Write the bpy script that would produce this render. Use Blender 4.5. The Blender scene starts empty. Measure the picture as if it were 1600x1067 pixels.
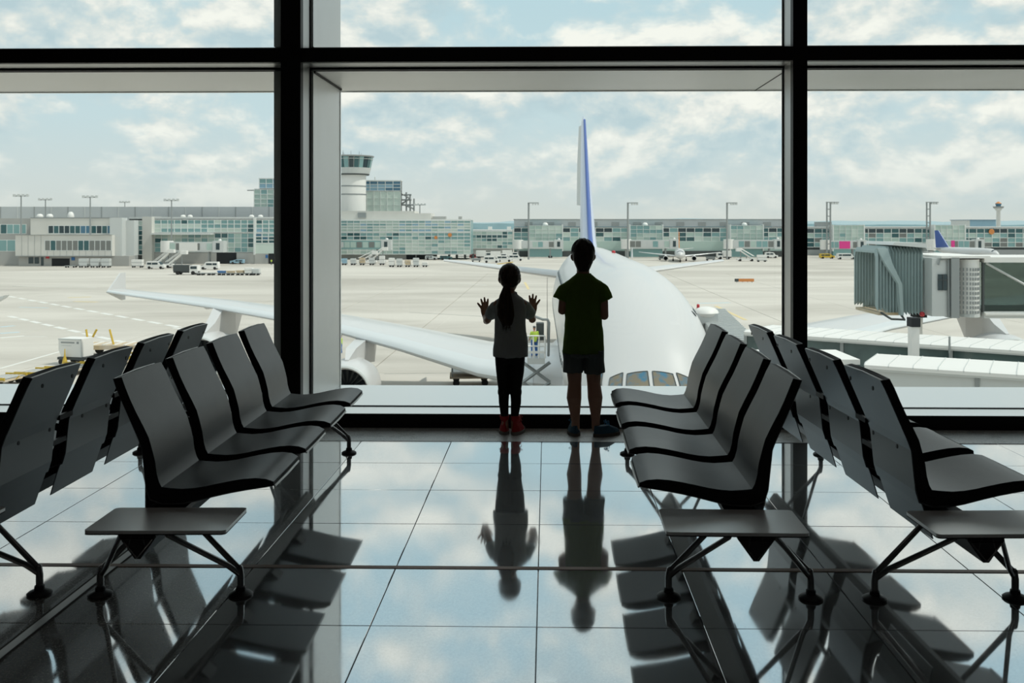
import bpy, bmesh, math, random
from mathutils import Vector, Matrix
random.seed(7)
PI = math.pi
R = math.radians
scn = bpy.context.scene
COL = scn.collection

# ------------------------------------------------------------------ camera
F = 1530.0; CX = 824.0; HY = 350.0; EYE = 1.44
TH = R(1.16)                     # camera turned slightly left of the window normal
GZ = -11.06                      # apron level below the lounge floor
GH = EYE - GZ                    # eye height above the apron
cam = bpy.data.cameras.new('camera'); camo = bpy.data.objects.new('camera', cam); COL.objects.link(camo)
cam.sensor_width = 36.0; cam.lens = 36.0 * F / 1600.0
camo.location = (0, 0, EYE); camo.rotation_euler = (R(90), 0, TH)
cam.shift_x = -(CX - 800) / 1600.0
cam.shift_y = -(533.5 - HY) / 1600.0
cam.clip_start = 0.05; cam.clip_end = 12000
cam.dof.use_dof = True; cam.dof.focus_distance = 6.7; cam.dof.aperture_fstop = 7.0
scn.camera = camo
vs = scn.view_settings
vs.view_transform = 'Standard'; vs.look = 'None'; vs.gamma = 1.0; vs.use_curve_mapping = False; vs.exposure = 0.0

def CW(xc, d):                   # camera lateral offset + depth -> world x, y
    return (xc * math.cos(TH) - d * math.sin(TH), xc * math.sin(TH) + d * math.cos(TH))
def W(px, d):
    return CW((px - CX) / F * d, d)

# ------------------------------------------------------------------ world
def build_world():
    w = bpy.data.worlds.new('sky'); scn.world = w; w.use_nodes = True
    nt = w.node_tree; N = nt.nodes; L = nt.links
    N.clear()
    out = N.new('ShaderNodeOutputWorld'); bg = N.new('ShaderNodeBackground')
    tc = N.new('ShaderNodeTexCoord'); sep = N.new('ShaderNodeSeparateXYZ')
    L.new(tc.outputs['Generated'], sep.inputs[0])
    def ramp(src, stops):
        r = N.new('ShaderNodeValToRGB'); L.new(src, r.inputs[0])
        e = r.color_ramp.elements
        while len(e) > 1: e.remove(e[-1])
        e[0].position = stops[0][0]; e[0].color = (*stops[0][1], 1)
        for p, c in stops[1:]:
            k = e.new(p); k.color = (*c, 1)
        return r
    base = ramp(sep.outputs['Z'], [(0.0, (.58, .605, .575)), (.04, (.575, .625, .62)), (.10, (.52, .635, .67)), (.22, (.46, .61, .67)), (.6, (.40, .56, .66)), (1.0, (.34, .50, .63))])
    def clouds(off, scale, detail, rough, dist=0.12):
        m = N.new('ShaderNodeMapping'); L.new(tc.outputs['Generated'], m.inputs[0])
        m.inputs['Location'].default_value = off; m.inputs['Scale'].default_value = (1, 1, 1.7)
        n = N.new('ShaderNodeTexNoise'); L.new(m.outputs[0], n.inputs['Vector'])
        n.inputs['Scale'].default_value = scale; n.inputs['Detail'].default_value = detail
        n.inputs['Roughness'].default_value = rough; n.inputs['Distortion'].default_value = dist
        return n
    a = clouds((.31, .1, .05), 5.6, 12, .58)
    b = clouds((.31, .1, .05 + .03), 5.6, 12, .58)
    cov = ramp(a.outputs['Fac'], [(.0, (0, 0, 0)), (.40, (0, 0, 0)), (.50, (1, 1, 1)), (1, (1, 1, 1))])
    # light on the tops: difference of density between here and a bit higher
    sub = N.new('ShaderNodeMath'); sub.operation = 'SUBTRACT'; L.new(a.outputs['Fac'], sub.inputs[0]); L.new(b.outputs['Fac'], sub.inputs[1])
    ma = N.new('ShaderNodeMath'); ma.operation = 'MULTIPLY_ADD'; L.new(sub.outputs[0], ma.inputs[0]); ma.inputs[1].default_value = 6.5; ma.inputs[2].default_value = .5
    ccol = ramp(ma.outputs[0], [(0, (.45, .56, .605)), (.33, (.55, .63, .65)), (.55, (.655, .69, .675)), (.75, (.77, .765, .725)), (1, (.87, .85, .79))])
    # fade clouds into haze near the horizon
    hz = ramp(sep.outputs['Z'], [(0, (.0, .0, .0)), (.02, (.30, .30, .30)), (.06, (.72, .72, .72)), (.11, (.95, .95, .95)), (1, (.95, .95, .95))])
    mul = N.new('ShaderNodeMath'); mul.operation = 'MULTIPLY'; L.new(cov.outputs[0], mul.inputs[0]); L.new(hz.outputs[0], mul.inputs[1])
    mix = N.new('ShaderNodeMix'); mix.data_type = 'RGBA'
    L.new(mul.outputs[0], mix.inputs['Factor']); L.new(base.outputs[0], mix.inputs[6]); L.new(ccol.outputs[0], mix.inputs[7])
    L.new(mix.outputs[2], bg.inputs[0]); bg.inputs[1].default_value = 1.19
    L.new(bg.outputs[0], out.inputs[0])
build_world()
sun = bpy.data.lights.new('sun', 'SUN'); suno = bpy.data.objects.new('sun', sun); COL.objects.link(suno)
LAMP = 2.6
sun.energy = 2.5; sun.angle = R(1.5); sun.color = (1.0, .95, .87)
sd = Vector((.62, -.10, .95)).normalized()
suno.rotation_euler = sd.to_track_quat('Z', 'Y').to_euler(); suno.location = (30, 20, 60)

# the lounge's own recessed ceiling lamps (out of view, above and behind the camera)
for lx, ly in ((-4.5, -4.0), (0, -4.0), (4.5, -4.0), (-4.5, .2), (0, .2), (4.5, .2), (-2.2, 3.6), (2.2, 3.6)):
    al = bpy.data.lights.new('ceiling_lamp', 'AREA'); al.shape = 'DISK'; al.size = .5; al.energy = LAMP; al.color = (1, .93, .84)
    ao = bpy.data.objects.new('ceiling_lamp', al); COL.objects.link(ao); ao.location = (lx, ly, 7.17)
# ------------------------------------------------------------------ materials
MATS = {}
def mat(name, col=(.5, .5, .5), rough=.5, metal=0.0, spec=.5, noise=None, bump=None, coat=0.0, trans=None, vor=None):
    """noise=(scale, colour2, contrast lo, hi); bump=(scale, strength)"""
    if name in MATS: return MATS[name]
    m = bpy.data.materials.new(name); m.use_nodes = True; MATS[name] = m
    nt = m.node_tree; N = nt.nodes; L = nt.links; p = N['Principled BSDF']
    p.inputs['Base Color'].default_value = (*col, 1); p.inputs['Roughness'].default_value = rough
    p.inputs['Metallic'].default_value = metal; p.inputs['Specular IOR Level'].default_value = spec
    p.inputs['Coat Weight'].default_value = coat
    tc = N.new('ShaderNodeTexCoord')
    if noise:
        n = N.new('ShaderNodeTexNoise'); n.inputs['Scale'].default_value = noise[0]; n.inputs['Detail'].default_value = 6
        mp = N.new('ShaderNodeMapping'); L.new(tc.outputs['Object'], mp.inputs[0]); L.new(mp.outputs[0], n.inputs['Vector'])
        if len(noise) > 4: mp.inputs['Scale'].default_value = noise[4]
        r = N.new('ShaderNodeValToRGB'); L.new(n.outputs['Fac'], r.inputs[0])
        r.color_ramp.elements[0].position = noise[2]; r.color_ramp.elements[1].position = noise[3]
        r.color_ramp.elements[0].color = (*col, 1); r.color_ramp.elements[1].color = (*noise[1], 1)
        L.new(r.outputs[0], p.inputs['Base Color'])
    if bump:
        n2 = N.new('ShaderNodeTexNoise'); n2.inputs['Scale'].default_value = bump[0]; n2.inputs['Detail'].default_value = 4
        L.new(tc.outputs['Object'], n2.inputs['Vector'])
        b = N.new('ShaderNodeBump'); b.inputs['Strength'].default_value = bump[1]; b.inputs['Distance'].default_value = .01
        L.new(n2.outputs['Fac'], b.inputs['Height']); L.new(b.outputs[0], p.inputs['Normal'])
    if trans:                       # thin cloth: some light comes through
        t = N.new('ShaderNodeBsdfTranslucent'); t.inputs[0].default_value = (*trans[1], 1)
        mx = N.new('ShaderNodeMixShader'); mx.inputs[0].default_value = trans[0]
        L.new(p.outputs[0], mx.inputs[1]); L.new(t.outputs[0], mx.inputs[2]); L.new(mx.outputs[0], N['Material Output'].inputs[0])
    return m

def granite(name, c1, c2, mirror, rough):
    m = bpy.data.materials.new(name); m.use_nodes = True; MATS[name] = m
    nt = m.node_tree; N = nt.nodes; L = nt.links; p = N['Principled BSDF']
    geo = N.new('ShaderNodeNewGeometry')
    v = N.new('ShaderNodeTexVoronoi'); v.inputs['Scale'].default_value = 260; L.new(geo.outputs['Position'], v.inputs['Vector'])
    n = N.new('ShaderNodeTexNoise'); n.inputs['Scale'].default_value = 90; n.inputs['Detail'].default_value = 5; n.inputs['Roughness'].default_value = .7
    L.new(geo.outputs['Position'], n.inputs['Vector'])
    add = N.new('ShaderNodeMath'); add.operation = 'MULTIPLY_ADD'; L.new(v.outputs['Color'], add.inputs[0]); add.inputs[1].default_value = .45; L.new(n.outputs['Fac'], add.inputs[2])
    r = N.new('ShaderNodeValToRGB'); L.new(add.outputs[0], r.inputs[0])
    r.color_ramp.elements[0].position = .5; r.color_ramp.elements[1].position = .95
    r.color_ramp.elements[0].color = (*c1, 1); r.color_ramp.elements[1].color = (*c2, 1)
    L.new(r.outputs[0], p.inputs['Base Color']); p.inputs['Roughness'].default_value = .4
    g = N.new('ShaderNodeBsdfGlossy'); g.inputs['Roughness'].default_value = rough
    # faint wear in the polish
    n3 = N.new('ShaderNodeTexNoise'); n3.inputs['Scale'].default_value = 3.5; n3.inputs['Detail'].default_value = 8; n3.inputs['Roughness'].default_value = .65
    L.new(geo.outputs['Position'], n3.inputs['Vector'])
    mr = N.new('ShaderNodeMapRange'); L.new(n3.outputs['Fac'], mr.inputs[0]); mr.inputs[1].default_value = .3; mr.inputs[2].default_value = .7
    mr.inputs[3].default_value = rough * .6; mr.inputs[4].default_value = rough * 1.5; L.new(mr.outputs[0], g.inputs['Roughness'])
    g.inputs[0].default_value = (.97, .99, 1, 1)
    fr = N.new('ShaderNodeLayerWeight'); fr.inputs[0].default_value = .5
    mr2 = N.new('ShaderNodeMapRange'); L.new(fr.outputs['Facing'], mr2.inputs[0]); mr2.inputs[1].default_value = .3; mr2.inputs[2].default_value = .95
    mr2.inputs[3].default_value = mirror * .80; mr2.inputs[4].default_value = mirror
    # speckle also shows in the polish
    ml = N.new('ShaderNodeMath'); ml.operation = 'MULTIPLY'; L.new(mr2.outputs[0], ml.inputs[0])
    mr3 = N.new('ShaderNodeMapRange'); L.new(add.outputs[0], mr3.inputs[0]); mr3.inputs[1].default_value = .4; mr3.inputs[2].default_value = 1.0; mr3.inputs[3].default_value = .9; mr3.inputs[4].default_value = 1.0
    L.new(mr3.outputs[0], ml.inputs[1])
    mx = N.new('ShaderNodeMixShader'); L.new(ml.outputs[0], mx.inputs[0]); L.new(p.outputs[0], mx.inputs[1]); L.new(g.outputs[0], mx.inputs[2])
    L.new(mx.outputs[0], N['Material Output'].inputs[0])
    return m

def glass_pane(name, tint=(.97, .99, .98), refl=.06):
    m = bpy.data.materials.new(name); m.use_nodes = True; MATS[name] = m
    nt = m.node_tree; N = nt.nodes; L = nt.links
    t = N.new('ShaderNodeBsdfTransparent'); t.inputs[0].default_value = (*tint, 1)
    g = N.new('ShaderNodeBsdfGlossy'); g.inputs['Roughness'].default_value = 0.0
    fr = N.new('ShaderNodeFresnel'); fr.inputs[0].default_value = 1.35 if refl < .1 else 1.5
    mx = N.new('ShaderNodeMixShader'); L.new(fr.outputs[0], mx.inputs[0]); L.new(t.outputs[0], mx.inputs[1]); L.new(g.outputs[0], mx.inputs[2])
    L.new(mx.outputs[0], N['Material Output'].inputs[0])
    return m

M = dict(
    walkway_glass=mat('dark_walkway_glass', (.03, .06, .06), .12, spec=.7, noise=(.5, (.08, .13, .12), .4, .65)),  # opaque dark tone stands for the unlit interior behind the glass
    tunnel_glass=glass_pane('tinted_tunnel_glass', (.56, .61, .59)),
    black=mat('black_coating', (.006, .006, .006), .5, spec=.3),
    alu=mat('anodised_aluminium', (.62, .62, .60), .36, .45, noise=(2, (.66, .66, .65), .3, .7)),
    alu_out=mat('white_aluminium', (.84, .86, .86), .24, .8),
    gasket=mat('rubber_gasket', (.01, .01, .011), .7),
    leather=mat('black_leather', (.009, .011, .013), .36, spec=.42, noise=(7, (.020, .023, .025), .35, .7), bump=(220, .08)),
    edge=mat('black_edging', (.008, .008, .009), .6, spec=.3),
    shell=mat('grey_lacquered_shell', (.13, .14, .145), .36, .35, bump=(20, .02)),
    screw=mat('dark_screw', (.01, .01, .01), .4, .5),
    table=mat('grey_anodised_top', (.86, .86, .85), .30, .35, spec=1.0),
    chrome=mat('brushed_leg_metal', (.34, .34, .34), .26, .95),
    beam=mat('dark_beam_metal', (.035, .033, .03), .45, .6),
    plastic=mat('black_plastic', (.012, .012, .013), .5),
    granite=granite('polished_dark_granite', (.09, .10, .105), (.36, .38, .38), .84, .05),
    granite2=granite('speckled_grey_granite', (.10, .10, .095), (.50, .50, .47), .68, .05),
    granite3=granite('window_lit_granite', (.50, .53, .51), (1.0, 1.0, .98), .16, .30),  # same stone as the polished tiles; window light put into the pale colour
    joint=mat('floor_joint', (.03, .026, .023), .8),
    brown=mat('bronze_expansion_profile', (.30, .19, .14), .5, .2),
    strip=mat('steel_expansion_profile', (.5, .5, .48), .35, .8),
    glass=glass_pane('window_glass'),
    darkwall=mat('dark_plaster', (.05, .05, .05), .9),
    ceil=mat('dark_ceiling', (.035, .035, .035), .9),
    skin=mat('skin', (.42, .22, .14), .55, noise=(8, (.46, .25, .17), .3, .7)),
    hair_b=mat('dark_brown_hair', (.020, .011, .006), .5, noise=(60, (.04, .022, .012), .4, .7, (1, 1, .15)), bump=(120, .3)),
    hair_g=mat('brown_hair', (.028, .016, .008), .45, noise=(70, (.085, .05, .025), .4, .75, (1, 1, .1)), bump=(120, .3)),
    green=mat('green_cotton', (.17, .27, .045), .85, spec=.2, bump=(14, .5), trans=(.35, (.25, .42, .06))),
    grey=mat('pale_grey_cotton', (.58, .62, .615), .85, spec=.2, bump=(14, .5), trans=(.35, (.5, .55, .54))),
    shorts=mat('grey_shorts_cloth', (.13, .15, .145), .9, spec=.2, bump=(16, .5)),
    leggings=mat('black_leggings', (.012, .013, .013), .8, spec=.3, bump=(30, .3)),
    red=mat('red_canvas', (.45, .02, .02), .75, bump=(60, .2)),
    rubber=mat('white_rubber', (.25, .23, .21), .6),
    blueshoe=mat('blue_suede', (.03, .09, .14), .8, bump=(60, .2)),
    blue_lace=mat('bright_blue_lace', (.05, .28, .5), .7),
    red_lace=mat('red_lace', (.55, .06, .05), .7),
    gum=mat('grey_gum_sole', (.10, .085, .07), .7),
    apron=mat('apron_concrete', (.56, .53, .48), .85, spec=.2),
    white=mat('aircraft_white', (.60, .60, .595), .30, coat=.25),
    offwhite=mat('white_paint', (.78, .77, .74), .5),
    lgrey=mat('light_grey_metal', (.60, .62, .61), .5, .2),
    mgrey=mat('mid_grey_metal', (.30, .32, .32), .5, .3),
    dgrey=mat('dark_grey', (.06, .07, .07), .6),
    dark=mat('dark_opening', (.012, .015, .018), .8),
    conc=mat('pale_concrete_panel', (.60, .59, .55), .85, noise=(.15, (.66, .65, .61), .3, .7)),
    conc2=mat('grey_concrete', (.36, .36, .345), .85, noise=(.2, (.42, .42, .40), .3, .7)),
    roofm=mat('grey_roof_cladding', (.46, .49, .50), .6, 0, noise=(.1, (.52, .55, .56), .3, .7)),
    g1=mat('pale_green_glass', (.44, .56, .51), .35, spec=.4), g2=mat('teal_glass', (.22, .38, .38), .3, spec=.5),
    g3=mat('dark_teal_glass', (.035, .11, .12), .2, spec=.6), g4=mat('mint_glass', (.58, .67, .61), .4, spec=.4),
    g5=mat('blue_glass', (.07, .18, .27), .2, spec=.6), g6=mat('grey_curtained_glass', (.19, .20, .19), .4),
    g7=mat('near_black_glass', (.015, .04, .05), .15, spec=.7), g8=mat('sky_blue_glass', (.28, .45, .56), .3),
    bar=mat('pale_window_bar', (.72, .74, .72), .5, .2),
    blue=mat('livery_blue', (.07, .13, .38), .3, coat=.3), lilac=mat('livery_pale_blue', (.52, .58, .72), .3, coat=.3),
    iri=mat('coated_cockpit_glass', (.20, .17, .12), .12, 0, .6, noise=(2.2, (.06, .17, .26), .46, .62)),
    yellow=mat('yellow_paint', (.62, .42, .05), .5), tan=mat('tan_deck', (.50, .38, .22), .8, noise=(1.2, (.6, .52, .42), .3, .7)),
    orange=mat('orange_paint', (.62, .24, .07), .5), redp=mat('red_paint', (.5, .03, .04), .4), pink=mat('magenta_sign', (.75, .05, .28), .5),
    sblue=mat('blue_sign', (.03, .14, .35), .5), hivis=mat('hi_vis_yellow', (.45, .62, .08), .7), wblue=mat('blue_workwear', (.03, .12, .35), .8),
    bell=mat('grey_bellows_fabric', (.34, .42, .42), .7), bridge_glass=mat('bridge_glass', (.13, .20, .19), .08, spec=.8, noise=(.35, (.22, .30, .28), .4, .6)),
    hill=mat('hazy_hills', (.36, .46, .49), 1.0, spec=0), trees=mat('hazy_trees', (.17, .26, .28), 1.0, spec=0, noise=(.02, (.22, .32, .34), .3, .7)),  # distance haze is mixed into both base colours
    paint=mat('white_marking', (.72, .71, .675), .7), ypaint=mat('yellow_marking', (.68, .55, .30), .7), bpaint=mat('pale_blue_marking', (.50, .62, .68), .7),
    tyre=mat('tyre_rubber', (.02, .02, .02), .8), fan=mat('engine_fan', (.03, .035, .04), .35, .6),
)
# apron slabs: stains and tyre marks
def dress_apron(m):
    nt = m.node_tree; N = nt.nodes; L = nt.links; p = N['Principled BSDF']
    geo = N.new('ShaderNodeNewGeometry'); mp = N.new('ShaderNodeMapping'); L.new(geo.outputs['Position'], mp.inputs[0])
    mp.inputs['Scale'].default_value = (.35, 1.0, 1)
    n = N.new('ShaderNodeTexNoise'); n.inputs['Scale'].default_value = .05; n.inputs['Detail'].default_value = 9; n.inputs['Roughness'].default_value = .6; n.inputs['Distortion'].default_value = .8
    L.new(mp.outputs[0], n.inputs['Vector'])
    r = N.new('ShaderNodeValToRGB'); L.new(n.outputs['Fac'], r.inputs[0])
    e = r.color_ramp.elements; e[0].position = .33; e[0].color = (.43, .40, .355, 1); e[1].position = .62; e[1].color = (.60, .565, .51, 1)
    L.new(r.outputs[0], p.inputs['Base Color'])
dress_apron(M['apron'])

# ------------------------------------------------------------------ mesh helpers
class MB:
    def __init__(s): s.v = []; s.f = []
    def add(s, vs, fs):
        o = len(s.v); s.v += [tuple(v) for v in vs]; s.f += [tuple(i + o for i in f) for f in fs]; return s
    def box(s, x0, x1, y0, y1, z0, z1):
        return s.add([(x0, y0, z0), (x1, y0, z0), (x1, y1, z0), (x0, y1, z0), (x0, y0, z1), (x1, y0, z1), (x1, y1, z1), (x0, y1, z1)],
                     [(0, 3, 2, 1), (4, 5, 6, 7), (0, 1, 5, 4), (1, 2, 6, 5), (2, 3, 7, 6), (3, 0, 4, 7)])
    def bbox(s, x0, x1, y0, y1, z0, z1, b=.003):      # box with a chamfered top edge
        return s.add([(x0, y0, z0), (x1, y0, z0), (x1, y1, z0), (x0, y1, z0), (x0, y0, z1 - b), (x1, y0, z1 - b), (x1, y1, z1 - b), (x0, y1, z1 - b),
                      (x0 + b, y0 + b, z1), (x1 - b, y0 + b, z1), (x1 - b, y1 - b, z1), (x0 + b, y1 - b, z1)],
                     [(0, 3, 2, 1), (0, 1, 5, 4), (1, 2, 6, 5), (2, 3, 7, 6), (3, 0, 4, 7), (4, 5, 9, 8), (5, 6, 10, 9), (6, 7, 11, 10), (7, 4, 8, 11), (8, 9, 10, 11)])
    def rings(s, rs, closed=True):                    # rs: list of equal length point lists
        n = len(rs[0]); vs = [p for r in rs for p in r]; fs = []
        for i in range(len(rs) - 1):
            for k in range(n):
                a = i * n + k; b = i * n + (k + 1) % n
                fs.append((a, b, b + n, a + n))
        if closed:
            fs.append(tuple(reversed(range(n)))); fs.append(tuple((len(rs) - 1) * n + k for k in range(n)))
        return s.add(vs, fs)
    def tube(s, pts, rad, n=10, caps=True, sq=1.0):
        pts = [Vector(p) for p in pts]
        if not isinstance(rad, (list, tuple)): rad = [rad] * len(pts)
        P = []; Rr = []
        if caps:                                      # rounded ends
            d = (pts[0] - pts[1]).normalized()
            for a in (80, 55, 28):
                P.append(pts[0] + d * rad[0] * math.sin(R(a))); Rr.append(rad[0] * math.cos(R(a)))
        P += pts; Rr += rad
        if caps:
            d = (pts[-1] - pts[-2]).normalized()
            for a in (28, 55, 80):
                P.append(pts[-1] + d * rad[-1] * math.sin(R(a))); Rr.append(rad[-1] * math.cos(R(a)))
        rs = []; up = None
        for i, p in enumerate(P):
            t = (P[min(i + 1, len(P) - 1)] - P[max(i - 1, 0)]).normalized()
            if up is None:
                up = Vector((0, 0, 1)) if abs(t.z) < .9 else Vector((0, 1, 0))
            u = (up - t * up.dot(t)).normalized(); w = t.cross(u); up = u
            rs.append([p + u * math.cos(2 * PI * k / n) * Rr[i] + w * math.sin(2 * PI * k / n) * Rr[i] * sq for k in range(n)])
        return s.rings(rs)
    def ell(s, rows, n=20):                           # rows (x, y, z, rx, ry): horizontal elliptic rings
        rs = [[(x + rx * math.cos(2 * PI * k / n), y + ry * math.sin(2 * PI * k / n), z) for k in range(n)] for x, y, z, rx, ry in rows]
        return s.rings(rs)
    def ball(s, c, r, n=16, m=10):
        if not isinstance(r, (tuple, list)): r = (r, r, r)
        rows = []
        for i in range(1, m):
            a = PI * i / m
            rows.append((c[0], c[1], c[2] - r[2] * math.cos(a), r[0] * math.sin(a), r[1] * math.sin(a)))
        return s.ell(rows, n)
    def prism(s, poly, y0, y1, axis='y'):             # poly in (x, z), extruded along y (or in (y,z) along x)
        n = len(poly)
        if axis == 'y': a = [(x, y0, z) for x, z in poly]; b = [(x, y1, z) for x, z in poly]
        elif axis == 'x': a = [(y0, x, z) for x, z in poly]; b = [(y1, x, z) for x, z in poly]
        else: a = [(x, z, y0) for x, z in poly]; b = [(x, z, y1) for x, z in poly]
        return s.rings([a, b])
    def bar(s, p, q, w):                              # square bar between two points
        return s.tube([p, q], w * .7071, n=4, caps=False)

def mesh_from(name, mb, m, smooth=False):
    me = bpy.data.meshes.new(name); me.from_pydata(mb.v, [], mb.f)
    bm = bmesh.new(); bm.from_mesh(me); bmesh.ops.recalc_face_normals(bm, faces=bm.faces); bm.to_mesh(me); bm.free()
    if m: me.materials.append(m)
    if smooth:
        me.polygons.foreach_set('use_smooth', [True] * len(me.polygons))
        try: me.set_sharp_from_angle(angle=R(40))
        except Exception: pass
    me.update(); return me
def obj(name, mb, m, parent=None, smooth=False, me=None):
    if me is None: me = mesh_from(name, mb, m, smooth)
    o = bpy.data.objects.new(name, me); COL.objects.link(o)
    if parent: o.parent = parent
    return o
def tag(o, label, cat, group=None):
    o['label'] = label; o['category'] = cat
    if group: o['group'] = group
    return o
def thing(name, label, cat, loc=(0, 0, 0), rz=0.0, group=None):
    o = bpy.data.objects.new(name, None); COL.objects.link(o); o.location = loc; o.rotation_euler = (0, 0, rz)
    o.empty_display_size = .2
    return tag(o, label, cat, group)
def struct(o): o['kind'] = 'structure'; return o
def semp(name):
    o = bpy.data.objects.new(name, None); COL.objects.link(o); return struct(o)
def copy_tree(o, parent=None):
    c = o.copy(); COL.objects.link(c)
    if parent: c.parent = parent
    for ch in list(o.children): copy_tree(ch, c)
    return c
def fuse(name, mb, m, parent, voxel, smooth=3, wob=0.0, seed=0):
    """one continuous surface out of overlapping volumes"""
    me = mesh_from(name, mb, None); o = bpy.data.objects.new(name, me); COL.objects.link(o)
    r = o.modifiers.new('r', 'REMESH'); r.mode = 'VOXEL'; r.voxel_size = voxel
    if smooth:
        k = o.modifiers.new('s', 'SMOOTH'); k.iterations = smooth; k.factor = .5
    dg = bpy.context.evaluated_depsgraph_get(); dg.update()
    new = bpy.data.meshes.new_from_object(o.evaluated_get(dg)); new.name = name
    o.modifiers.clear(); o.data = new; bpy.data.meshes.remove(me)
    new.materials.clear(); new.materials.append(m)
    new.polygons.foreach_set('use_smooth', [True] * len(new.polygons))
    if wob:
        from mathutils import noise as nz
        nrm = [v.normal.copy() for v in new.vertices]
        for v, nn in zip(new.vertices, nrm):
            q = Vector((v.co.x * 16 + seed, v.co.y * 16, v.co.z * 7))
            v.co += nn * wob * (nz.noise(q) + .5 * nz.noise(q * 2.3))
    new.update(); o.parent = parent
    return o

# ------------------------------------------------------------------ the room
Y0 = 6.90; YG = 7.165; YE = 8.16          # front of frame, glass, outer edge of the deep box frame
XL, XR = -8.95, 8.95; CEIL = 7.2
TX = [-.037 + .597 * k for k in range(-14, 15)]
TY = [4.095 + .597 * k for k in range(-3, 5)]
fl = semp('floor')
slab = obj('subfloor', MB().box(XL, XR, -7, 6.92, -.25, -.012), M['joint'], fl)
obj('window_lit_edge_slab', MB().bbox(XL, XR, TY[-1] + .002, 6.90, -.012, 0, .001), M['granite3'], fl)  # strip along the window, its brightness there painted by a paler granite
obj('back_slab', MB().box(XL, XR, -7, TY[0] - .002, -.012, 0), M['granite'], fl)
g = .0017
tile_me = {}
for i in range(len(TX) - 1):
    if TX[i] < -5.5 or TX[i] > 5.0: continue
    mm = 'granite2' if TX[i] < -1.3 and TX[i] > -4 else 'granite'
    if mm not in tile_me:
        tile_me[mm] = mesh_from('floor_tile', MB().bbox(-.2985 + g, .2985 - g, -.2985 + g, .2985 - g, -.012, 0, .0012), M[mm])
    for j in range(len(TY) - 1):
        t = obj('floor_tile', None, None, fl, me=tile_me[mm]); t.location = (TX[i] + .2985, TY[j] + .2985, random.uniform(-.0003, .0003))
        t.rotation_euler = (random.uniform(-.0006, .0006), random.uniform(-.0006, .0006), 0)
x = [t for t in TX if t < -5.5][-1] + .597
obj('outer_slab', MB().box(XL, x - .003, TY[0], TY[-1], -.012, 0), M['granite'], fl)
x2 = [t for t in TX if t <= 5.0][-1] + .597
obj('outer_slab', MB().box(x2 + .003, XR, TY[0], TY[-1], -.012, 0), M['granite'], fl)
obj('bronze_expansion_strip', MB().box(XL, XR, 4.095 - .016, 4.095 + .016, -.01, .0022), M['brown'], fl)
sx = TX[[i for i, t in enumerate(TX) if t < -1.7][-1]]
obj('steel_expansion_strip', MB().box(sx - .017, sx + .017, TY[0] - 4, 6.47, -.01, .0020), M['strip'], fl)
obj('strip_edge', MB().box(sx - .026, sx - .018, TY[0] - 4, 6.47, -.01, .0018).box(sx + .018, sx + .026, TY[0] - 4, 6.47, -.01, .0018), M['joint'], fl)

struct(obj('ceiling', MB().box(XL - .3, XR + .3, -7.3, 8.3, CEIL, CEIL + .35), M['ceil']))
struct(obj('wall_left', MB().box(XL - .3, XL, -7.3, Y0, -.25, CEIL), M['darkwall']))
struct(obj('wall_right', MB().box(XR, XR + .3, -7.3, Y0, -.25, CEIL), M['darkwall']))
struct(obj('wall_back', MB().box(XL - .3, XR + .3, -7.3, -7.0, -.25, CEIL), M['darkwall']))
struct(obj('wall_front', MB().box(XL - .3, XR + .3, Y0 + .02, YE - .02, GZ, -.02).box(XL - .3, XR + .3, Y0 + .02, 7.3, CEIL - .1, CEIL + .35), M['lgrey']))

# mullions: world x ranges of the black faces
ML = [(-9.02, -8.9), (-5.42, -5.30), (-1.884, -1.743), (1.720, 1.820), (5.31, 5.42), (8.9, 9.02)]
ZT0, ZT1, ZTOP, ZB = 2.587, 2.686, CEIL - .05, .100
n_tr = 0
def trim(mb, m, nm=None):
    global n_tr; n_tr += 1
    return struct(obj('trim_%d' % n_tr, mb, m))
struct(obj('baseboard_front', MB().box(XL, XR, Y0, Y0 + .06, 0, ZB - .004), M['black']))
trim(MB().box(XL, XR, Y0, Y0 + .055, ZT0, ZT1), M['black'])
for a, b in ML[1:-1]:
    trim(MB().box(a, b, Y0 - .012, Y0 + .06, ZB - .10, ZTOP), M['black'])
trim(MB().box(XL, XR, Y0, Y0 + .06, ZTOP - .06, CEIL), M['black'])
for i in range(5):
    w = semp('window_%d' % (i + 1)); a = ML[i][1]; b = ML[i + 1][0]
    for z0, z1 in ((ZB + .004, ZT0 - .012), (ZT1 + .012, ZTOP)):
        obj('pane', MB().box(a - .01, b + .01, YG + .008, YG + .020, z0, z1), M['glass'], w)
    obj('sill', MB().bbox(a, b, Y0 + .001, YG, ZB - .06, ZB, .002), M['alu_out'], w)
    obj('head', MB().box(a, b, Y0 + .056, YG, ZT0 + .002, ZT1 - .002), M['alu'], w)
    obj('head', MB().box(a, b, Y0 + .061, YG, ZTOP - .03, CEIL), M['alu'], w)
    gk = MB().box(a - .005, a + .006, YG, YG + .03, ZB, ZTOP).box(b - .006, b + .005, YG, YG + .03, ZB, ZTOP)
    gk.box(a, b, YG, YG + .032, ZB - .02, ZB + .004).box(a, b, YG, YG + .06, ZT0 - .012, ZT0 + .03).box(a, b, YG, YG + .03, ZT1 - .02, ZT1 + .012)
    obj('gasket', gk, M['gasket'], w)
for a, b in ML[1:-1]:
    trim(MB().box(a + .002, b - .002, Y0 + .061, YG - .001, ZB, ZTOP), M['alu'])
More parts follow.
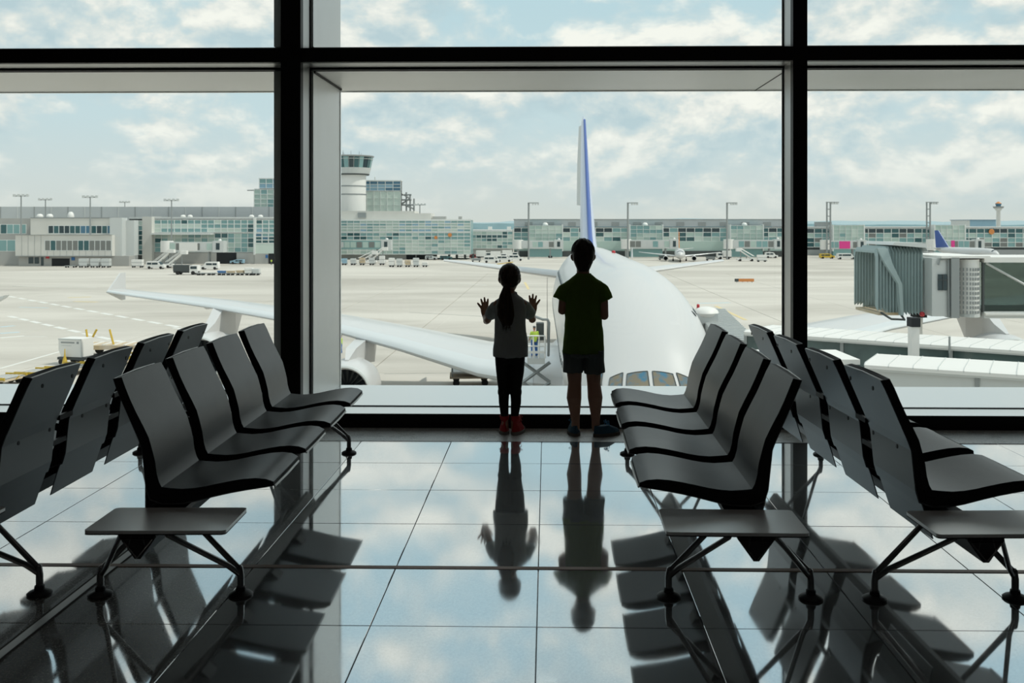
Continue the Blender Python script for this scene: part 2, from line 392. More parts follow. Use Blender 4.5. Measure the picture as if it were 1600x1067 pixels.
# deep outer box frame
s_ = obj('trim_sill', MB().bbox(XL, XR, YG + .035, YE, -.12, .094, .004), M['alu_out']); s_.name = 'trim_%d' % (n_tr + 1); n_tr += 1; struct(s_)
so = obj('trim_soffit', MB().box(XL, XR, YG + .061, 8.30, 2.570, 2.75), M['alu']); so.name = 'trim_%d' % (n_tr + 1); n_tr += 1; struct(so)
obj('drip_edge', MB().box(XL, XR, 8.301, 8.33, 2.562, 2.72), M['alu_out'], so)
obj('panel_joint', MB().box(1.755, 1.761, YG + .07, 8.30, 2.566, 2.572), M['gasket'], so)
fa = -1.728
fin = obj('fin', MB().box(-2.02, fa, YG + .036, YE - .005, .0945, 2.569).box(-2.02, fa, YG + .036, YE - .005, 2.751, CEIL + .3), M['alu']); fin.name = 'trim_%d' % (n_tr + 1); n_tr += 1; struct(fin)
obj('fin_edge', MB().box(fa, fa + .006, YE - .03, YE - .003, .0945, 2.56), M['alu_out'], fin)
obj('mitre_gap', MB().box(fa, fa + .012, YG + .05, YE, 2.556, 2.5699), M['gasket'], fin)

# ------------------------------------------------------------------ benches
FRONT = [(-.166, .853), (-.150, .818), (-.130, .770), (-.108, .722), (-.082, .672), (-.058, .622), (-.045, .575), (-.034, .530), (-.022, .485),
         (-.013, .452), (-.003, .4335), (.030, .430), (.075, .427), (.12, .430), (.165, .437), (.21, .447), (.26, .457), (.31, .465), (.355, .468), (.395, .464), (.422, .452)]
BACK = [(-.194, .846), (-.179, .812), (-.1585, .765), (-.138, .718), (-.116, .668), (-.095, .620), (-.080, .580), (-.0745, .528), (-.0695, .480),
        (-.064, .430), (-.050, .385), (.000, .368), (.070, .369), (.12, .378), (.165, .389), (.21, .400), (.26, .411), (.31, .420), (.355, .427), (.395, .432), (.424, .436)]
FRONT = [(u + (.006 if z > .5 else .0), z) for u, z in FRONT]
HWID = .217; PITCH = .549
def lerp(a, b, t): return (a[0] + (b[0] - a[0]) * t, a[1] + (b[1] - a[1]) * t)
DU = 0.0
def slab_between(A, B, s, wid, arch=.004):
    mb = MB(); n = len(A); K = 8; rs = []
    for i in range(n):
        d = min(i, n - 1 - i)
        w = wid - (.010, .002, .0, 0)[min(d, 3)]
        top = max(0, 1 - i / 4.0)
        ring = []
        for k in range(K + 1):
            q = -1 + 2 * k / K; ring.append(((A[i][0] + DU) * s, w * q, A[i][1] + arch * top * (1 - q * q) - .004 * (1 - q * q) * (i > 10)))
        for k in range(K, -1, -1):
            q = -1 + 2 * k / K; ring.append(((B[i][0] + DU) * s, w * q, B[i][1] + arch * top * (1 - q * q)))
        rs.append(ring)
    mb.rings(rs); return mb
def make_bench(s, label, du):
    global DU; DU = du
    SKIRT = [(-.0785 + du, .560), (-.0680 + du, .45), (min(-.080, -.030 + du), .345), (-.026 + du * .6, .245)]
    b = thing('waiting_bench', label, 'bench', group='airport waiting benches')
    mid = [lerp(f, k, .45) for f, k in zip(FRONT, BACK)]
    face = [lerp(f, k, .12) for f, k in zip(FRONT, BACK)]
    ins = [lerp(f, k, .0) for f, k in zip(FRONT, BACK)]
    cush = mesh_from('cushion', slab_between(ins, face, s, HWID - .003), M['leather'], True)
    body = mesh_from('cushion_edge', slab_between([lerp(f, k, .10) for f, k in zip(FRONT, BACK)], mid, s, HWID), M['edge'], True)
    rim = mesh_from('seat', slab_between([lerp(f, k, .46) for f, k in zip(FRONT, BACK)], [lerp(f, k, .93) for f, k in zip(FRONT, BACK)], s, HWID - .001), M['edge'], True)
    shell = mesh_from('back_shell', slab_between([lerp(f, k, .90) for f, k in zip(FRONT, BACK)], [lerp(f, k, 1.04) for f, k in zip(FRONT, BACK)], s, HWID - .006), M['shell'], False)
    sk = MB()
    sk.rings([[(u * s, v, z), (u * s, -v, z), ((u + .005) * s, -v, z), ((u + .005) * s, v, z)] for (u, z), v in zip(SKIRT, (HWID - .0065, HWID - .0062, HWID - .0062, HWID - .012))])
    skm = mesh_from('lower_panel', sk, M['shell'])
    sc = MB().tube([(0, 0, 0), (-.003 * s, 0, 0)], .0085, 12, False)
    scm = mesh_from('screw', sc, M['screw'])
    for k in range(4):
        v = -.055 + PITCH * k + HWID
        st = obj('seat', None, None, b, me=rim); st.location = (0, v, 0)
        for nm, me in (('cushion', cush), ('cushion_edge', body), ('back_shell', shell), ('lower_panel', skm)):
            obj(nm, None, None, st, me=me)
        for (u, z) in ((-.180, .800), (-.0855, .575)):
            for vv in (-.125, .125):
                q = obj('screw', None, None, st, me=scm); q.location = ((u - .0135 + du) * s, vv, z + .004)
        obj('top_edge', MB().tube([((-.1885 + du) * s, -HWID + .016, .8465), ((-.189 + du) * s, 0, .8515), ((-.1885 + du) * s, HWID - .016, .8465)], .0032, 8), M['alu'], st, True)
        obj('front_trim', MB().tube([((.425 + du) * s, -HWID + .02, .434), ((.427 + du) * s, 0, .432), ((.425 + du) * s, HWID - .02, .434)], .0045, 8), M['alu'], st, True)
        br = MB().prism([(-.045 * s, .345), (.08 * s, .345), ((.13 + du) * s, .378), ((.0 + du) * s, .369)], v - .05, v + .05)
        obj('seat_bracket', br, M['beam'], b, True)
    for k in range(3):
        v = -.055 + PITCH * (k + 1) - (PITCH - 2 * HWID) / 2
        for u0, u1, z0 in ((-.100 + du, -.085 + du, .60), (-.072 + du, -.057 + du, .49)):
            obj('seat_link', MB().box(min(u0 * s, u1 * s), max(u0 * s, u1 * s), v - .058, v + .058, z0, z0 + .022), M['plastic'], b)
    bm_ = MB(); bm_.prism([(-.062, .344), (.062, .344), (.066, .330), (.010, .252), (-.010, .252), (-.066, .330)], -.325, 2.40)
    be = obj('beam', bm_, M['beam'], b)
    for vv in (-.331, 2.401):
        cap = MB().prism([(-.060, .342), (.060, .342), (.062, .331), (.009, .256), (-.009, .256), (-.062, .331)], vv, vv + .006)
        obj('end_cap', cap, M['plastic'], be)
    rib = MB().bar((-.055, -.333, .325), (.055, -.333, .325), .004).bar((-.055, -.333, .325), (0, -.333, .258), .004).bar((.055, -.333, .325), (0, -.333, .258), .004).bar((-.02, -.333, .339), (-.03, -.333, .296), .003).bar((.02, -.333, .339), (.03, -.333, .296), .003)
    obj('cap_rib', rib, M['chrome'], be)
    tb = MB(); poly = []
    x0, x1, y0, y1, rr = -.182, .318, -.350, -.068, .018
    for cx, cy, a0 in ((x1 - rr, y0 + rr, -90), (x1 - rr, y1 - rr, 0), (x0 + rr, y1 - rr, 90), (x0 + rr, y0 + rr, 180)):
        for a in range(0, 91, 18): poly.append(((cx + rr * math.cos(R(a0 + a))) * s, cy + rr * math.sin(R(a0 + a))))
    tb.prism(poly, .3485, .3600, 'z'); tt = obj('table_top', tb, M['table'], b)
    te = MB(); te.prism([(p[0] * 1.0, p[1]) for p in poly], .3445, .3484, 'z'); obj('table_edge', te, M['edge'], tt)
    for v in (0.0, 2.35):
        for q in (-1, 1):
            u = .272 * q * s; uu = q * s
            lg = MB()
            lg.tube([(u, v, .012), (u, v, .075), (u * .985, v, .105)], [.0135, .0135, .013], 12)
            lg.tube([(u * .985, v, .10), (uu * .05, v, .327)], [.0125, .0105], 12, sq=.8)
            lg.tube([(u * .99, v, .082), (u * .86, v - .03, .125), (uu * .085, v - .265, .318)], [.012, .0115, .0095], 12, sq=.8)
            l = obj('leg', lg, M['chrome'], b, True)
            fp = MB().ell([(u, v, .0, .046, .046), (u, v, .006, .047, .047), (u, v, .012, .040, .040), (u, v, .020, .020, .020), (u, v, .034, .018, .018)], 24)
            obj('foot_pad', fp, M['plastic'], l, True)
    return b
def feet(px, py): # floor point in camera coords
    d = F * EYE / (py - HY); return ((px - CX) / F * d, d)
def place(b, n, f):
    a = CW(*n); c = CW(*f)
    b.location = (a[0], a[1], 0); b.rotation_euler = (0, 0, -math.atan2(c[0] - a[0], c[1] - a[1]))
right = make_bench(1, 'black four-seat bench facing the aisle, on the left in front of the airliner wing', -.012)
left = make_bench(-1, 'black four-seat bench facing the aisle, right beside the boy in green', -.035)
b4 = make_bench(1, '', -.070); b2 = make_bench(-1, '', -.070)
b4['label'] = 'four-seat bench at the right edge, back panels towards the aisle, seats facing away'
b2['label'] = 'four-seat bench at the left edge, grey back panels shown, seats facing out of frame'
n = feet(266.5, 930); f = feet(545.5, 708); place(right, n, (f[0] - .272, f[1]))
n = feet(62, 928); f = feet(220, 707); place(b2, (n[0] - .272, n[1]), (f[0] + .272, f[1]))
n = feet(1155.5, 934); f = feet(981, 712); place(left, n, (f[0] + .272, f[1]))
n = feet(1476.5, 936); f = feet(1286, 713); place(b4, n, (f[0] - .272, f[1]))
#PEOPLE
# ------------------------------------------------------------------ the two children
def finger_hand(mb, wrist, up, nrm, side, L=.105, spread=1.0, curl=0.0, fl_=1.0, fat=1.25):
    """palm and five fingers. up: wrist->fingers, nrm: out of the palm, side: towards the thumb"""
    w = Vector(wrist); u = Vector(up).normalized(); nn = Vector(nrm).normalized(); sd_ = Vector(side).normalized()
    k = L / .105
    def P(a, b, c): return w + sd_ * (a * k) + u * (b * k) + nn * (c * k)
    base = [(.0175, .056), (.006, .060), (-.006, .057), (-.0175, .050)]
    for i, (a, b) in enumerate(base):
        mb.tube([P(a * .55, .000, -.001), P(a * .9, .028, 0), P(a, b, 0)], [.0095 * k, .0085 * k, .0068 * k], 10)
    mb.tube([P(-.004, .01, 0), P(-.003, .045, 0)], [.012 * k, .010 * k], 10)
    ln = (.040, .045, .041, .032); ang = (8, 0, -8, -24)
    for i in range(4):
        a, b = base[i]; p = P(a, b, 0); d0 = math.radians(ang[i] * spread); c = curl
        dirv = sd_ * math.sin(d0) + u * math.cos(d0); pts = [p]; seg = (.44, .32, .24)
        for j in range(3):
            bend = c * (j + 1) * .75
            d = dirv * math.cos(bend) + nn * math.sin(bend)
            p = p + d * (ln[i] * k * fl_ * seg[j] * 1.12); pts.append(p)
        mb.tube(pts, [.0060 * k * fat, .0057 * k * fat, .0053 * k * fat, .0044 * k * fat], 10)
    t0 = P(.010, .012, .002); a1 = R(48 if spread > .5 else 30)
    d = (sd_ * math.sin(a1) + u * math.cos(a1) + nn * .12 * (1 + 3 * curl)).normalized()
    t1 = t0 + d * .030 * k; d2 = (sd_ * math.sin(a1 - .25) + u * math.cos(a1 - .25) + nn * .5 * curl).normalized()
    mb.tube([t0, t1, t1 + d2 * .018 * k, t1 + d2 * .030 * k], [.0095 * k, .0070 * k, .0060 * k, .0046 * k], 10)

def head(mb, c, hw, hd, hh, turn=0.0):
    """skull, jaw, face (looking +Y). c = centre of the skull"""
    x, y, z = c
    mb.ball((x, y - .006, z + .012), (hw, hd, hh * .56), 24, 16)
    mb.ell([(x, y + hd * .35, z - hh * .56, hw * .34, hd * .30), (x, y + hd * .30, z - hh * .50, hw * .52, hd * .52), (x, y + hd * .18, z - hh * .34, hw * .74, hd * .76),
            (x, y + hd * .06, z - hh * .1, hw * .88, hd * .92), (x, y, z + hh * .1, hw * .90, hd * .9)], 24)
    mb.tube([(x, y + hd * .92, z + .002), (x, y + hd * 1.06, z - hh * .17), (x, y + hd * .98, z - hh * .22)], [.006, .0105, .008], 10)     # nose
    for q in (-1, 1):
        mb.tube([(x + q * .006, y + hd * .97, z - hh * .18), (x + q * .010, y + hd * .93, z - hh * .19)], .0055, 8)
        mb.ball((x + q * hw * 1.0, y - .004, z - .010), (.0085, .016, .026), 12, 8)                                                  # ears
        mb.tube([(x + q * hw * 1.03, y - .012, z + .010), (x + q * hw * 1.13, y - .022, z + .004), (x + q * hw * 1.12, y - .020, z - .014), (x + q * hw * 1.0, y - .008, z - .030)], [.005, .006, .006, .005], 8)
    mb.tube([(x - .014, y + hd * .86, z - hh * .33), (x, y + hd * .93, z - hh * .325), (x + .014, y + hd * .86, z - hh * .33)], .0045, 8)
    mb.tube([(x - .012, y + hd * .85, z - hh * .365), (x, y + hd * .92, z - hh * .37), (x + .012, y + hd * .85, z - hh * .365)], .0050, 8)
def eyes(par, c, hw, hd, hh):
    x, y, z = c
    for q in (-1, 1):
        e = obj('eye', MB().ball((x + q * hw * .40, y + hd * .80, z - hh * .03), .0105, 14, 10), mat('eye_white', (.7, .68, .66), .2), par, True)
        obj('iris', MB().ball((x + q * hw * .40, y + hd * .80 + .0065, z - hh * .03), .0052, 12, 8), mat('eye_iris', (.05, .03, .02), .15), e, True)
        obj('eyebrow', MB().tube([(x + q * hw * .2, y + hd * .93, z + hh * .11), (x + q * hw * .62, y + hd * .78, z + hh * .115)], [.0032, .0022], 8), M['hair_b'], par, True)

def shoe(par, heel, ang, L, Wd, H, m_up, m_sole, m_lace, high, nm='shoe'):
    """heel = (x, y); ang: 0 = toes towards +Y, positive = toes to the right"""
    sh = obj(nm, MB().ball((0, 0, 0), .001), m_up, par); 
    up = MB(); so = MB()
    def foot(t):      # half width along the sole
        return Wd * (.36 + .14 * math.sin(PI * min(t * 1.15, 1)) - (.10 if t > .9 else 0) + .03 * t)
    rows = []
    for z, ins, t0, t1 in ((.012, 0, 0, 1), (.03, .002, .0, .985), (.045, .006, .01, .93), (.058, .010, .015, .78), (.072, .014, .02, .60), (.085, .017, .03, .50)):
        if not high and z > .075: continue
        ring = []
        for k in range(24):
            a = 2 * PI * k / 24; t = (1 - math.cos(a)) / 2; yy = t0 * L + (t1 - t0) * L * t
            ww = max(.004, foot(yy / L) - ins) * math.sin(a) * 1.15 if True else 0
            ring.append((max(-foot(yy / L) + ins, min(foot(yy / L) - ins, ww)), yy, z))
        rows.append(ring)
    if high:
        for z, y0, y1, w in ((.10, .006, .085, .030), (.120, .002, .080, .031), (.128, .002, .080, .031)):
            rows.append([(w * math.sin(2 * PI * k / 24), (y0 + y1) / 2 - (y1 - y0) / 2 * math.cos(2 * PI * k / 24), z) for k in range(24)])
    up.rings(rows)
    for zz in ((.0, .016),):
        so.rings([[((foot((1 - math.cos(2 * PI * k / 28)) / 2) + .003) * math.sin(2 * PI * k / 28) ** 1 if False else math.copysign(min(abs(math.sin(2 * PI * k / 28)) * 1.25, 1) * (foot((1 - math.cos(2 * PI * k / 28)) / 2) + .003), math.sin(2 * PI * k / 28)), -.004 + (L + .008) * (1 - math.cos(2 * PI * k / 28)) / 2, z) for k in range(28)] for z in (0.0, .006, .022)])
    fz = fuse('upper', up, m_up, None, .003, 3)
    sh.data = fz.data; sh.data.name = 'shoe'; bpy.data.objects.remove(fz)
    obj('sole', so, m_sole, sh, True)
    if high:
        tc = MB(); tc.ball((0, L * .90, .022), (Wd * .36, L * .10, .020), 16, 8); obj('toe_cap', tc, m_sole, sh, True)
    lc = MB()
    n_ = 5 if high else 4
    for i in range(n_):
        t = .36 + .085 * i if not high else .30 + .075 * i
        y = L * (.78 - .10 * i); z = .046 + .012 * i if not high else .046 + .016 * i
        if high and i > 2: y = L * (.58 - .04 * (i - 2)); z = .080 + .018 * (i - 2)
        lc.tube([(-.020, y - .004, z - .006), (-.008, y, z + .004), (.008, y, z + .004), (.020, y - .004, z - .006)], .0024, 6)
    z = .094 if not high else .112; y = L * .46
    for q in (-1, 1):
        lc.tube([(0, y, z), (.018 * q, y + .012, z + .010), (.034 * q, y + .006, z + .002), (.020 * q, y, z - .006), (0, y, z)], .0022, 6)
        lc.tube([(0, y, z), (.014 * q, y + .02, z - .012), (.022 * q, y + .018, z - .028)], .0020, 6)
    obj('laces', lc, m_lace, sh, True)
    sh.location = (heel[0], heel[1], 0); sh.rotation_euler = (0, 0, -R(ang))
    return sh

def hair_strands(mb, paths, r, n=6):
    for p in paths: mb.tube(p, r, n)

# ---- girl
gx, gy = W(797, 6.70)
girl = thing('person', 'girl with a long ponytail, grey polo shirt and red high-top shoes, hands on the window', 'girl', (gx, gy, 0), TH)
gb = MB()
LEG = dict(L=[(-.052, .035, .545), (-.050, .045, .43), (-.043, .030, .300), (-.044, .012, .215), (-.034, .008, .085), (-.033, .015, .040)],
           Rr=[(.050, .035, .545), (.048, .045, .43), (.038, .030, .300), (.040, .012, .215), (.027, .008, .085), (.028, .015, .040)])
for k in LEG: gb.tube(LEG[k], [.048, .042, .031, .030, .021, .023], 16)
gb.ell([(0, .03, .50, .06, .05), (0, .035, .56, .098, .075), (0, .045, .62, .100, .072), (0, .055, .70, .088, .064), (0, .065, .80, .094, .066), (0, .075, .88, .100, .066), (0, .080, .925, .080, .055), (0, .083, .95, .040, .040)], 24)
gb.tube([(0, .082, .92), (0, .092, .985), (0, .098, 1.03)], [.034, .030, .032], 16)
GH_ = (-.005, .102, 1.062)
head(gb, GH_, .066, .080, .175)
armL = [(-.084, .080, .885), (-.120, .125, .835), (-.160, .195, .765)]; armR = [(.084, .080, .885), (.118, .125, .835), (.152, .195, .768)]
wl = (-.190, .405, .768); wr = (.158, .405, .792)
gb.tube(armL, [.034, .028, .024], 14); gb.tube(armR, [.034, .028, .024], 14)
gb.tube([armL[-1], (-.172, .275, .750), wl], [.025, .025, .0155], 14); gb.tube([armR[-1], (.155, .275, .760), wr], [.025, .025, .0155], 14)
HY_ = YG + .008 - gy - .0085
wl = (wl[0], HY_ - .004, wl[2]); wr = (wr[0], HY_ - .004, wr[2])
gb.tube([(-.188, .38, .762), wl], [.017, .0145], 12); gb.tube([(.158, .38, .786), wr], [.017, .0145], 12)
finger_hand(gb, (wl[0], HY_, wl[2] - .002), (-.10, 0, 1), (0, 1, 0), (1, 0, .08), .128, 1.35)
finger_hand(gb, (wr[0], HY_, wr[2] - .002), (.06, 0, 1), (0, 1, 0), (-1, 0, .08), .128, 1.35)
gbody = fuse('body', gb, M['skin'], girl, .0030, 2)
eyes(girl, GH_, .066, .080, .175)
lg = MB()
lg.tube([(-.048, .035, .545), (-.048, .045, .43), (-.043, .030, .300), (-.044, .012, .215), (-.036, .009, .115)], [.058, .050, .0375, .0345, .0265], 16)
lg.tube([(.046, .035, .545), (.046, .045, .43), (.038, .030, .300), (.040, .012, .215), (.030, .009, .115)], [.058, .050, .0375, .0345, .0265], 16)
lg.ell([(0, .03, .48, .08, .055), (0, .035, .56, .102, .080), (0, .045, .62, .104, .076)], 24)
for q, cx_ in ((-1, -.044), (1, .039)):
    for z, r_ in ((.298, .0405), (.288, .0415), (.276, .0405)):
        lg.ell([(cx_, .028, z - .006, r_ - .003, r_ - .003), (cx_, .026, z, r_, r_), (cx_, .026, z + .006, r_ - .003, r_ - .003)], 20)
fuse('leggings', lg, M['leggings'], girl, .004, 2, .0022, 3)
sh = MB()
sh.ell([(.002, .035, .535, .118, .090), (.002, .035, .55, .121, .092), (.002, .045, .62, .117, .086), (0, .055, .70, .107, .078), (0, .065, .80, .106, .077), (0, .075, .875, .110, .073), (0, .080, .915, .100, .062), (0, .083, .945, .058, .046), (0, .085, .958, .040, .040)], 32)
sh.tube([(-.060, .080, .890), (-.105, .105, .862), (-.145, .160, .800)], [.040, .045, .043], 18, False); sh.tube([(.060, .080, .890), (.105, .105, .862), (.140, .160, .803)], [.040, .045, .043], 18, False)
for z, r_ in ((.535, .121),):
    sh.ell([(.002, .035, z - .006, r_, .0935), (.002, .035, z + .010, r_ + .001, .0945)], 32)
fuse('polo_shirt', sh, M['grey'], girl, .0042, 3, .0065, 9)
cl = MB(); cl.tube([(0.038 * math.cos(a), .086 + .038 * math.sin(a), .958 + .006 * math.sin(a)) for a in [R(d) for d in range(-265, 86, 25)]], .012, 10)
fuse('collar', cl, M['grey'], girl, .003, 2)
# hair: cap gathered into a ponytail
hc = MB(); x, y, z = GH_
hc.ball((x, y - .012, z + .018), (.076, .090, .088), 28, 20)
hc.ell([(x, y - .040, z - .060, .040, .030), (x, y - .038, z - .040, .060, .048), (x, y - .030, z - .01, .071, .066), (x, y - .02, z + .03, .076, .085)], 24)
cut = MB()
cap = fuse('hair', hc, M['hair_g'], girl, .0035, 3, .0012, 2)
bm = bmesh.new(); bm.from_mesh(cap.data)        # face left free
dele = [v for v in bm.verts if v.co.y > y + .030 and v.co.z < z + .048 - .0 * v.co.y]
bmesh.ops.delete(bm, geom=dele, context='VERTS'); bm.to_mesh(cap.data); bm.free()
pt = MB(); px_, py_ = x - .016, y - .098
core = [(px_ + .006, py_ + .012, z - .030), (px_ - .004, py_ - .012, z - .060), (px_ - .010, py_ - .026, z - .110), (px_ - .012, py_ - .030, z - .18), (px_ - .008, py_ - .026, z - .245), (px_ + .002, py_ - .014, z - .315)]
rr = [(.016, .016), (.022, .020), (.036, .024), (.050, .026), (.052, .024), (.030, .014)]
pt.rings([[(c[0] + a[0] * math.cos(t), c[1] + a[1] * math.sin(t), c[2]) for t in [2 * PI * k / 20 for k in range(20)]] for c, a in zip(core, rr)])
tail = obj('ponytail', pt, M['hair_g'], girl, True)
rnd = random.Random(4); st_ = MB()
for i in range(150):
    t = rnd.uniform(0, 2 * PI); q = rnd.uniform(.75, 1.12); e = rnd.uniform(-.03, .05)
    pts = [(c[0] + a[0] * q * math.cos(t + .1 * j), c[1] + a[1] * q * math.sin(t + .1 * j) , c[2]) for j, (c, a) in enumerate(zip(core, rr))]
    if rnd.random() < .5: pts.append((pts[-1][0] + rnd.uniform(-.012, .012), pts[-1][1] + rnd.uniform(-.008, .004), pts[-1][2] - rnd.uniform(.01, .055)))
    st_.tube(pts, [.0016] * (len(pts) - 1) + [.0005], 5, False)
for i in range(70):                              # strands over the cap
    t = rnd.uniform(-.2, PI + .2); ph = rnd.uniform(.1, 1)
    p0 = Vector((x + .077 * math.cos(t) * ph, y - .012 - .02 + .09 * (1 - ph) , z + .018 + .088 * math.sin(t) * math.sqrt(max(0, 1 - (1 - ph) ** 2 * .3))))
    pe = Vector(core[0]); c0 = Vector((x, y - .012, z + .018)); pts = []
    for j in range(7):
        q = p0.lerp(pe, j / 6); d = (q - c0); d = Vector((d.x / .0775, d.y / .0915, d.z / .0895)); d.normalize()
        pts.append(c0 + Vector((d.x * .0775, d.y * .0915, d.z * .0895)))
    st_.tube(pts, .0012, 5, False)
so_ = obj('hair_strand', st_, M['hair_g'], tail, True); so_['kind'] = 'stuff'
obj('hair_tie', MB().tube([(core[0][0] + .018 * math.cos(a), core[0][1] + .014 * math.sin(a), core[0][2] - .006) for a in [R(d) for d in range(0, 361, 30)]], .0045, 8), M['red_lace'], tail, True)
shoe(girl, (-.036, -.022), -4, .175, .066, .13, M['red'], M['rubber'], M['red_lace'], True)
shoe(girl, (.022, -.030), 22, .175, .066, .13, M['red'], M['rubber'], M['red_lace'], True)

# ---- boy
bx, by = W(912, 6.66)
boy = thing('person', 'boy in a green T-shirt, grey shorts and blue shoes, standing at the window', 'boy', (bx, by, 0), TH)
bb = MB()
lL = [(-.062, .02, .62), (-.066, .025, .50), (-.060, .020, .355), (-.066, -.006, .260), (-.056, .000, .105), (-.055, .01, .05)]
lR = [(.062, .02, .62), (.068, .025, .50), (.070, .020, .355), (.078, -.006, .260), (.082, .000, .105), (.083, .01, .05)]
for k in (lL, lR): bb.tube(k, [.066, .058, .046, .051, .028, .028], 18)
bb.ell([(0, .02, .58, .07, .06), (0, .02, .64, .112, .082), (0, .025, .71, .110, .078), (0, .03, .80, .100, .070), (0, .03, .92, .112, .074), (0, .03, 1.01, .118, .072), (0, .028, 1.06, .085, .055), (0, .026, 1.09, .045, .042)], 24)
bb.tube([(-.002, .026, 1.06), (-.003, .034, 1.13), (-.004, .04, 1.17)], [.046, .043, .046], 16)
BH = (-.002, .048, 1.222)
head(bb, BH, .072, .090, .195)
aL = [(-.108, .03, 1.000), (-.134, .022, .945), (-.145, .030, .850)]; aR = [(.108, .03, 1.000), (.134, .018, .938), (.142, .020, .815)]
bb.tube(aL, [.040, .034, .029], 14); bb.tube(aR, [.040, .034, .029], 14)
bb.tube([aL[-1], (-.120, .10, .850), (-.060, .185, .875)], [.030, .028, .018], 14); bb.tube([aR[-1], (.128, .09, .815), (.070, .190, .860)], [.030, .028, .018], 14)
finger_hand(bb, (-.060, .185, .875), (.72, .45, .12), (.4, -.5, -.2), (0, .1, 1), .125, .3, .55)
finger_hand(bb, (.070, .190, .860), (-.75, .35, .12), (-.4, -.5, -.2), (0, .1, 1), .125, .3, .55)
bbody = fuse('body', bb, M['skin'], boy, .0035, 3)
eyes(boy, BH, .072, .090, .195)
ts = MB()
ts.ell([(0, .022, .562, .142, .104), (0, .022, .60, .142, .104), (0, .025, .70, .134, .098), (0, .03, .80, .126, .088), (0, .03, .92, .130, .086), (0, .03, 1.00, .140, .084), (0, .03, 1.045, .130, .072), (0, .028, 1.080, .082, .056), (0, .028, 1.100, .052, .046)], 32)
ts.tube([(-.085, .03, 1.020), (-.130, .026, .985), (-.158, .022, .925)], [.046, .050, .052], 18, False); ts.tube([(.085, .03, 1.020), (.130, .024, .985), (.156, .018, .920)], [.046, .050, .052], 18, False)
fuse('t_shirt', ts, M['green'], boy, .0045, 3, .008, 21)
obj('neck_band', MB().tube([(.049 * math.cos(R(d)), .029 + .044 * math.sin(R(d)), 1.098) for d in range(0, 361, 20)], .0055, 8), M['green'], boy, True)
sr = MB()
sr.ell([(0, .022, .535, .115, .088), (0, .022, .56, .136, .098), (0, .022, .585, .124, .088), (0, .024, .64, .112, .080)], 28)
sr.tube([(-.066, .022, .58), (-.070, .024, .50), (-.074, .022, .428)], [.078, .072, .070], 20, False); sr.tube([(.066, .022, .58), (.072, .024, .50), (.076, .022, .424)], [.078, .072, .071], 20, False)
fuse('shorts', sr, M['shorts'], boy, .0045, 3, .007, 5)
for q in (-1, 1):
    obj('pocket_flap', MB().box(q * .062 - .030, q * .062 + .030, -.086, -.078, .545, .565), M['shorts'], boy)
hb = MB(); x, y, z = BH
hb.ball((x, y - .010, z + .026), (.0795, .098, .094), 28, 20)
hb.ell([(x, y - .046, z - .105, .036, .026), (x, y - .045, z - .080, .048, .040), (x, y - .038, z - .045, .064, .058), (x, y - .03, z - .01, .0755, .074), (x, y - .02, z + .03, .0795, .09)], 24)
cap = fuse('hair', hb, M['hair_b'], boy, .0035, 3, .0022, 2)
bm = bmesh.new(); bm.from_mesh(cap.data)
dele = [v for v in bm.verts if (v.co.y > y + .040 and v.co.z < z + .058) or (v.co.z < z - .005 and v.co.y > y - .028)]
bmesh.ops.delete(bm, geom=dele, context='VERTS'); bm.to_mesh(cap.data); bm.free()
hs = MB(); rnd = random.Random(8)
for i in range(420):                             # short strands lying over the crown
    a = rnd.uniform(0, 2 * PI); b_ = rnd.uniform(-.35, 1)
    d = Vector((math.cos(a) * math.sqrt(1 - b_ * b_), math.sin(a) * math.sqrt(1 - b_ * b_), b_))
    if d.y > .35 and d.z < .4: continue
    c0 = Vector((x, y - .010, z + .026)); t_ = Vector((-d.y, d.x, 0)).cross(d) * -1 + Vector((-d.y, d.x, 0)) * rnd.uniform(-.6, .6)
    p = []
    for j in range(4):
        dd = (d + t_ * (.10 * j)).normalized(); rr_ = 1.0 + .012 * j
        p.append(c0 + Vector((dd.x * .0795, dd.y * .098, dd.z * .094)) * rr_)
    hs.tube(p, [.0013, .0013, .0011, .0004], 4, False)
q = obj('hair_strand', hs, M['hair_b'], cap, True); q['kind'] = 'stuff'
shoe(boy, (-.055, -.038), -6, .205, .076, .10, M['blueshoe'], M['gum'], M['blue_lace'], False)
shoe(boy, (.066, -.040), 63, .205, .076, .10, M['blueshoe'], M['gum'], M['blue_lace'], False)
#ENDPEOPLE
#OUTSIDE
# ------------------------------------------------------------------ the apron and the far side
def px2(a, b, D): return (b - a) / F * D
def hz_(py, D): return GH - (py - HY) / F * D          # height above the apron
def gd(py): return GH * F / (py - HY)                  # depth of a point on the apron
def base(px, D): x, y = W(px, D); return (x, y, GZ)
gr = semp('ground')
obj('far_apron', MB().box(-1500, 1500, 247, 2600, -1, -.03).box(-300, -105, 8.3, 247, -1, -.03).box(105, 300, 8.3, 247, -1, -.03).box(-105, 105, 8.3, 67, -1, -.03), M['apron'], gr).location = (0, 0, GZ)
sl = mesh_from('concrete_slab', MB().bbox(-7.46, 7.46, -7.46, 7.46, -.3, 0, .02), M['apron'])
obj('slab_bed', MB().box(-105, 105, 67, 247, -1.2, -.25), M['conc2'], gr).location = (0, 0, GZ)
for i in range(14):
    for j in range(12):
        o = obj('concrete_slab', None, None, gr, me=sl); o.location = (-97.5 + 15 * i, 74.5 + 15 * j, GZ + random.uniform(-.006, .006))
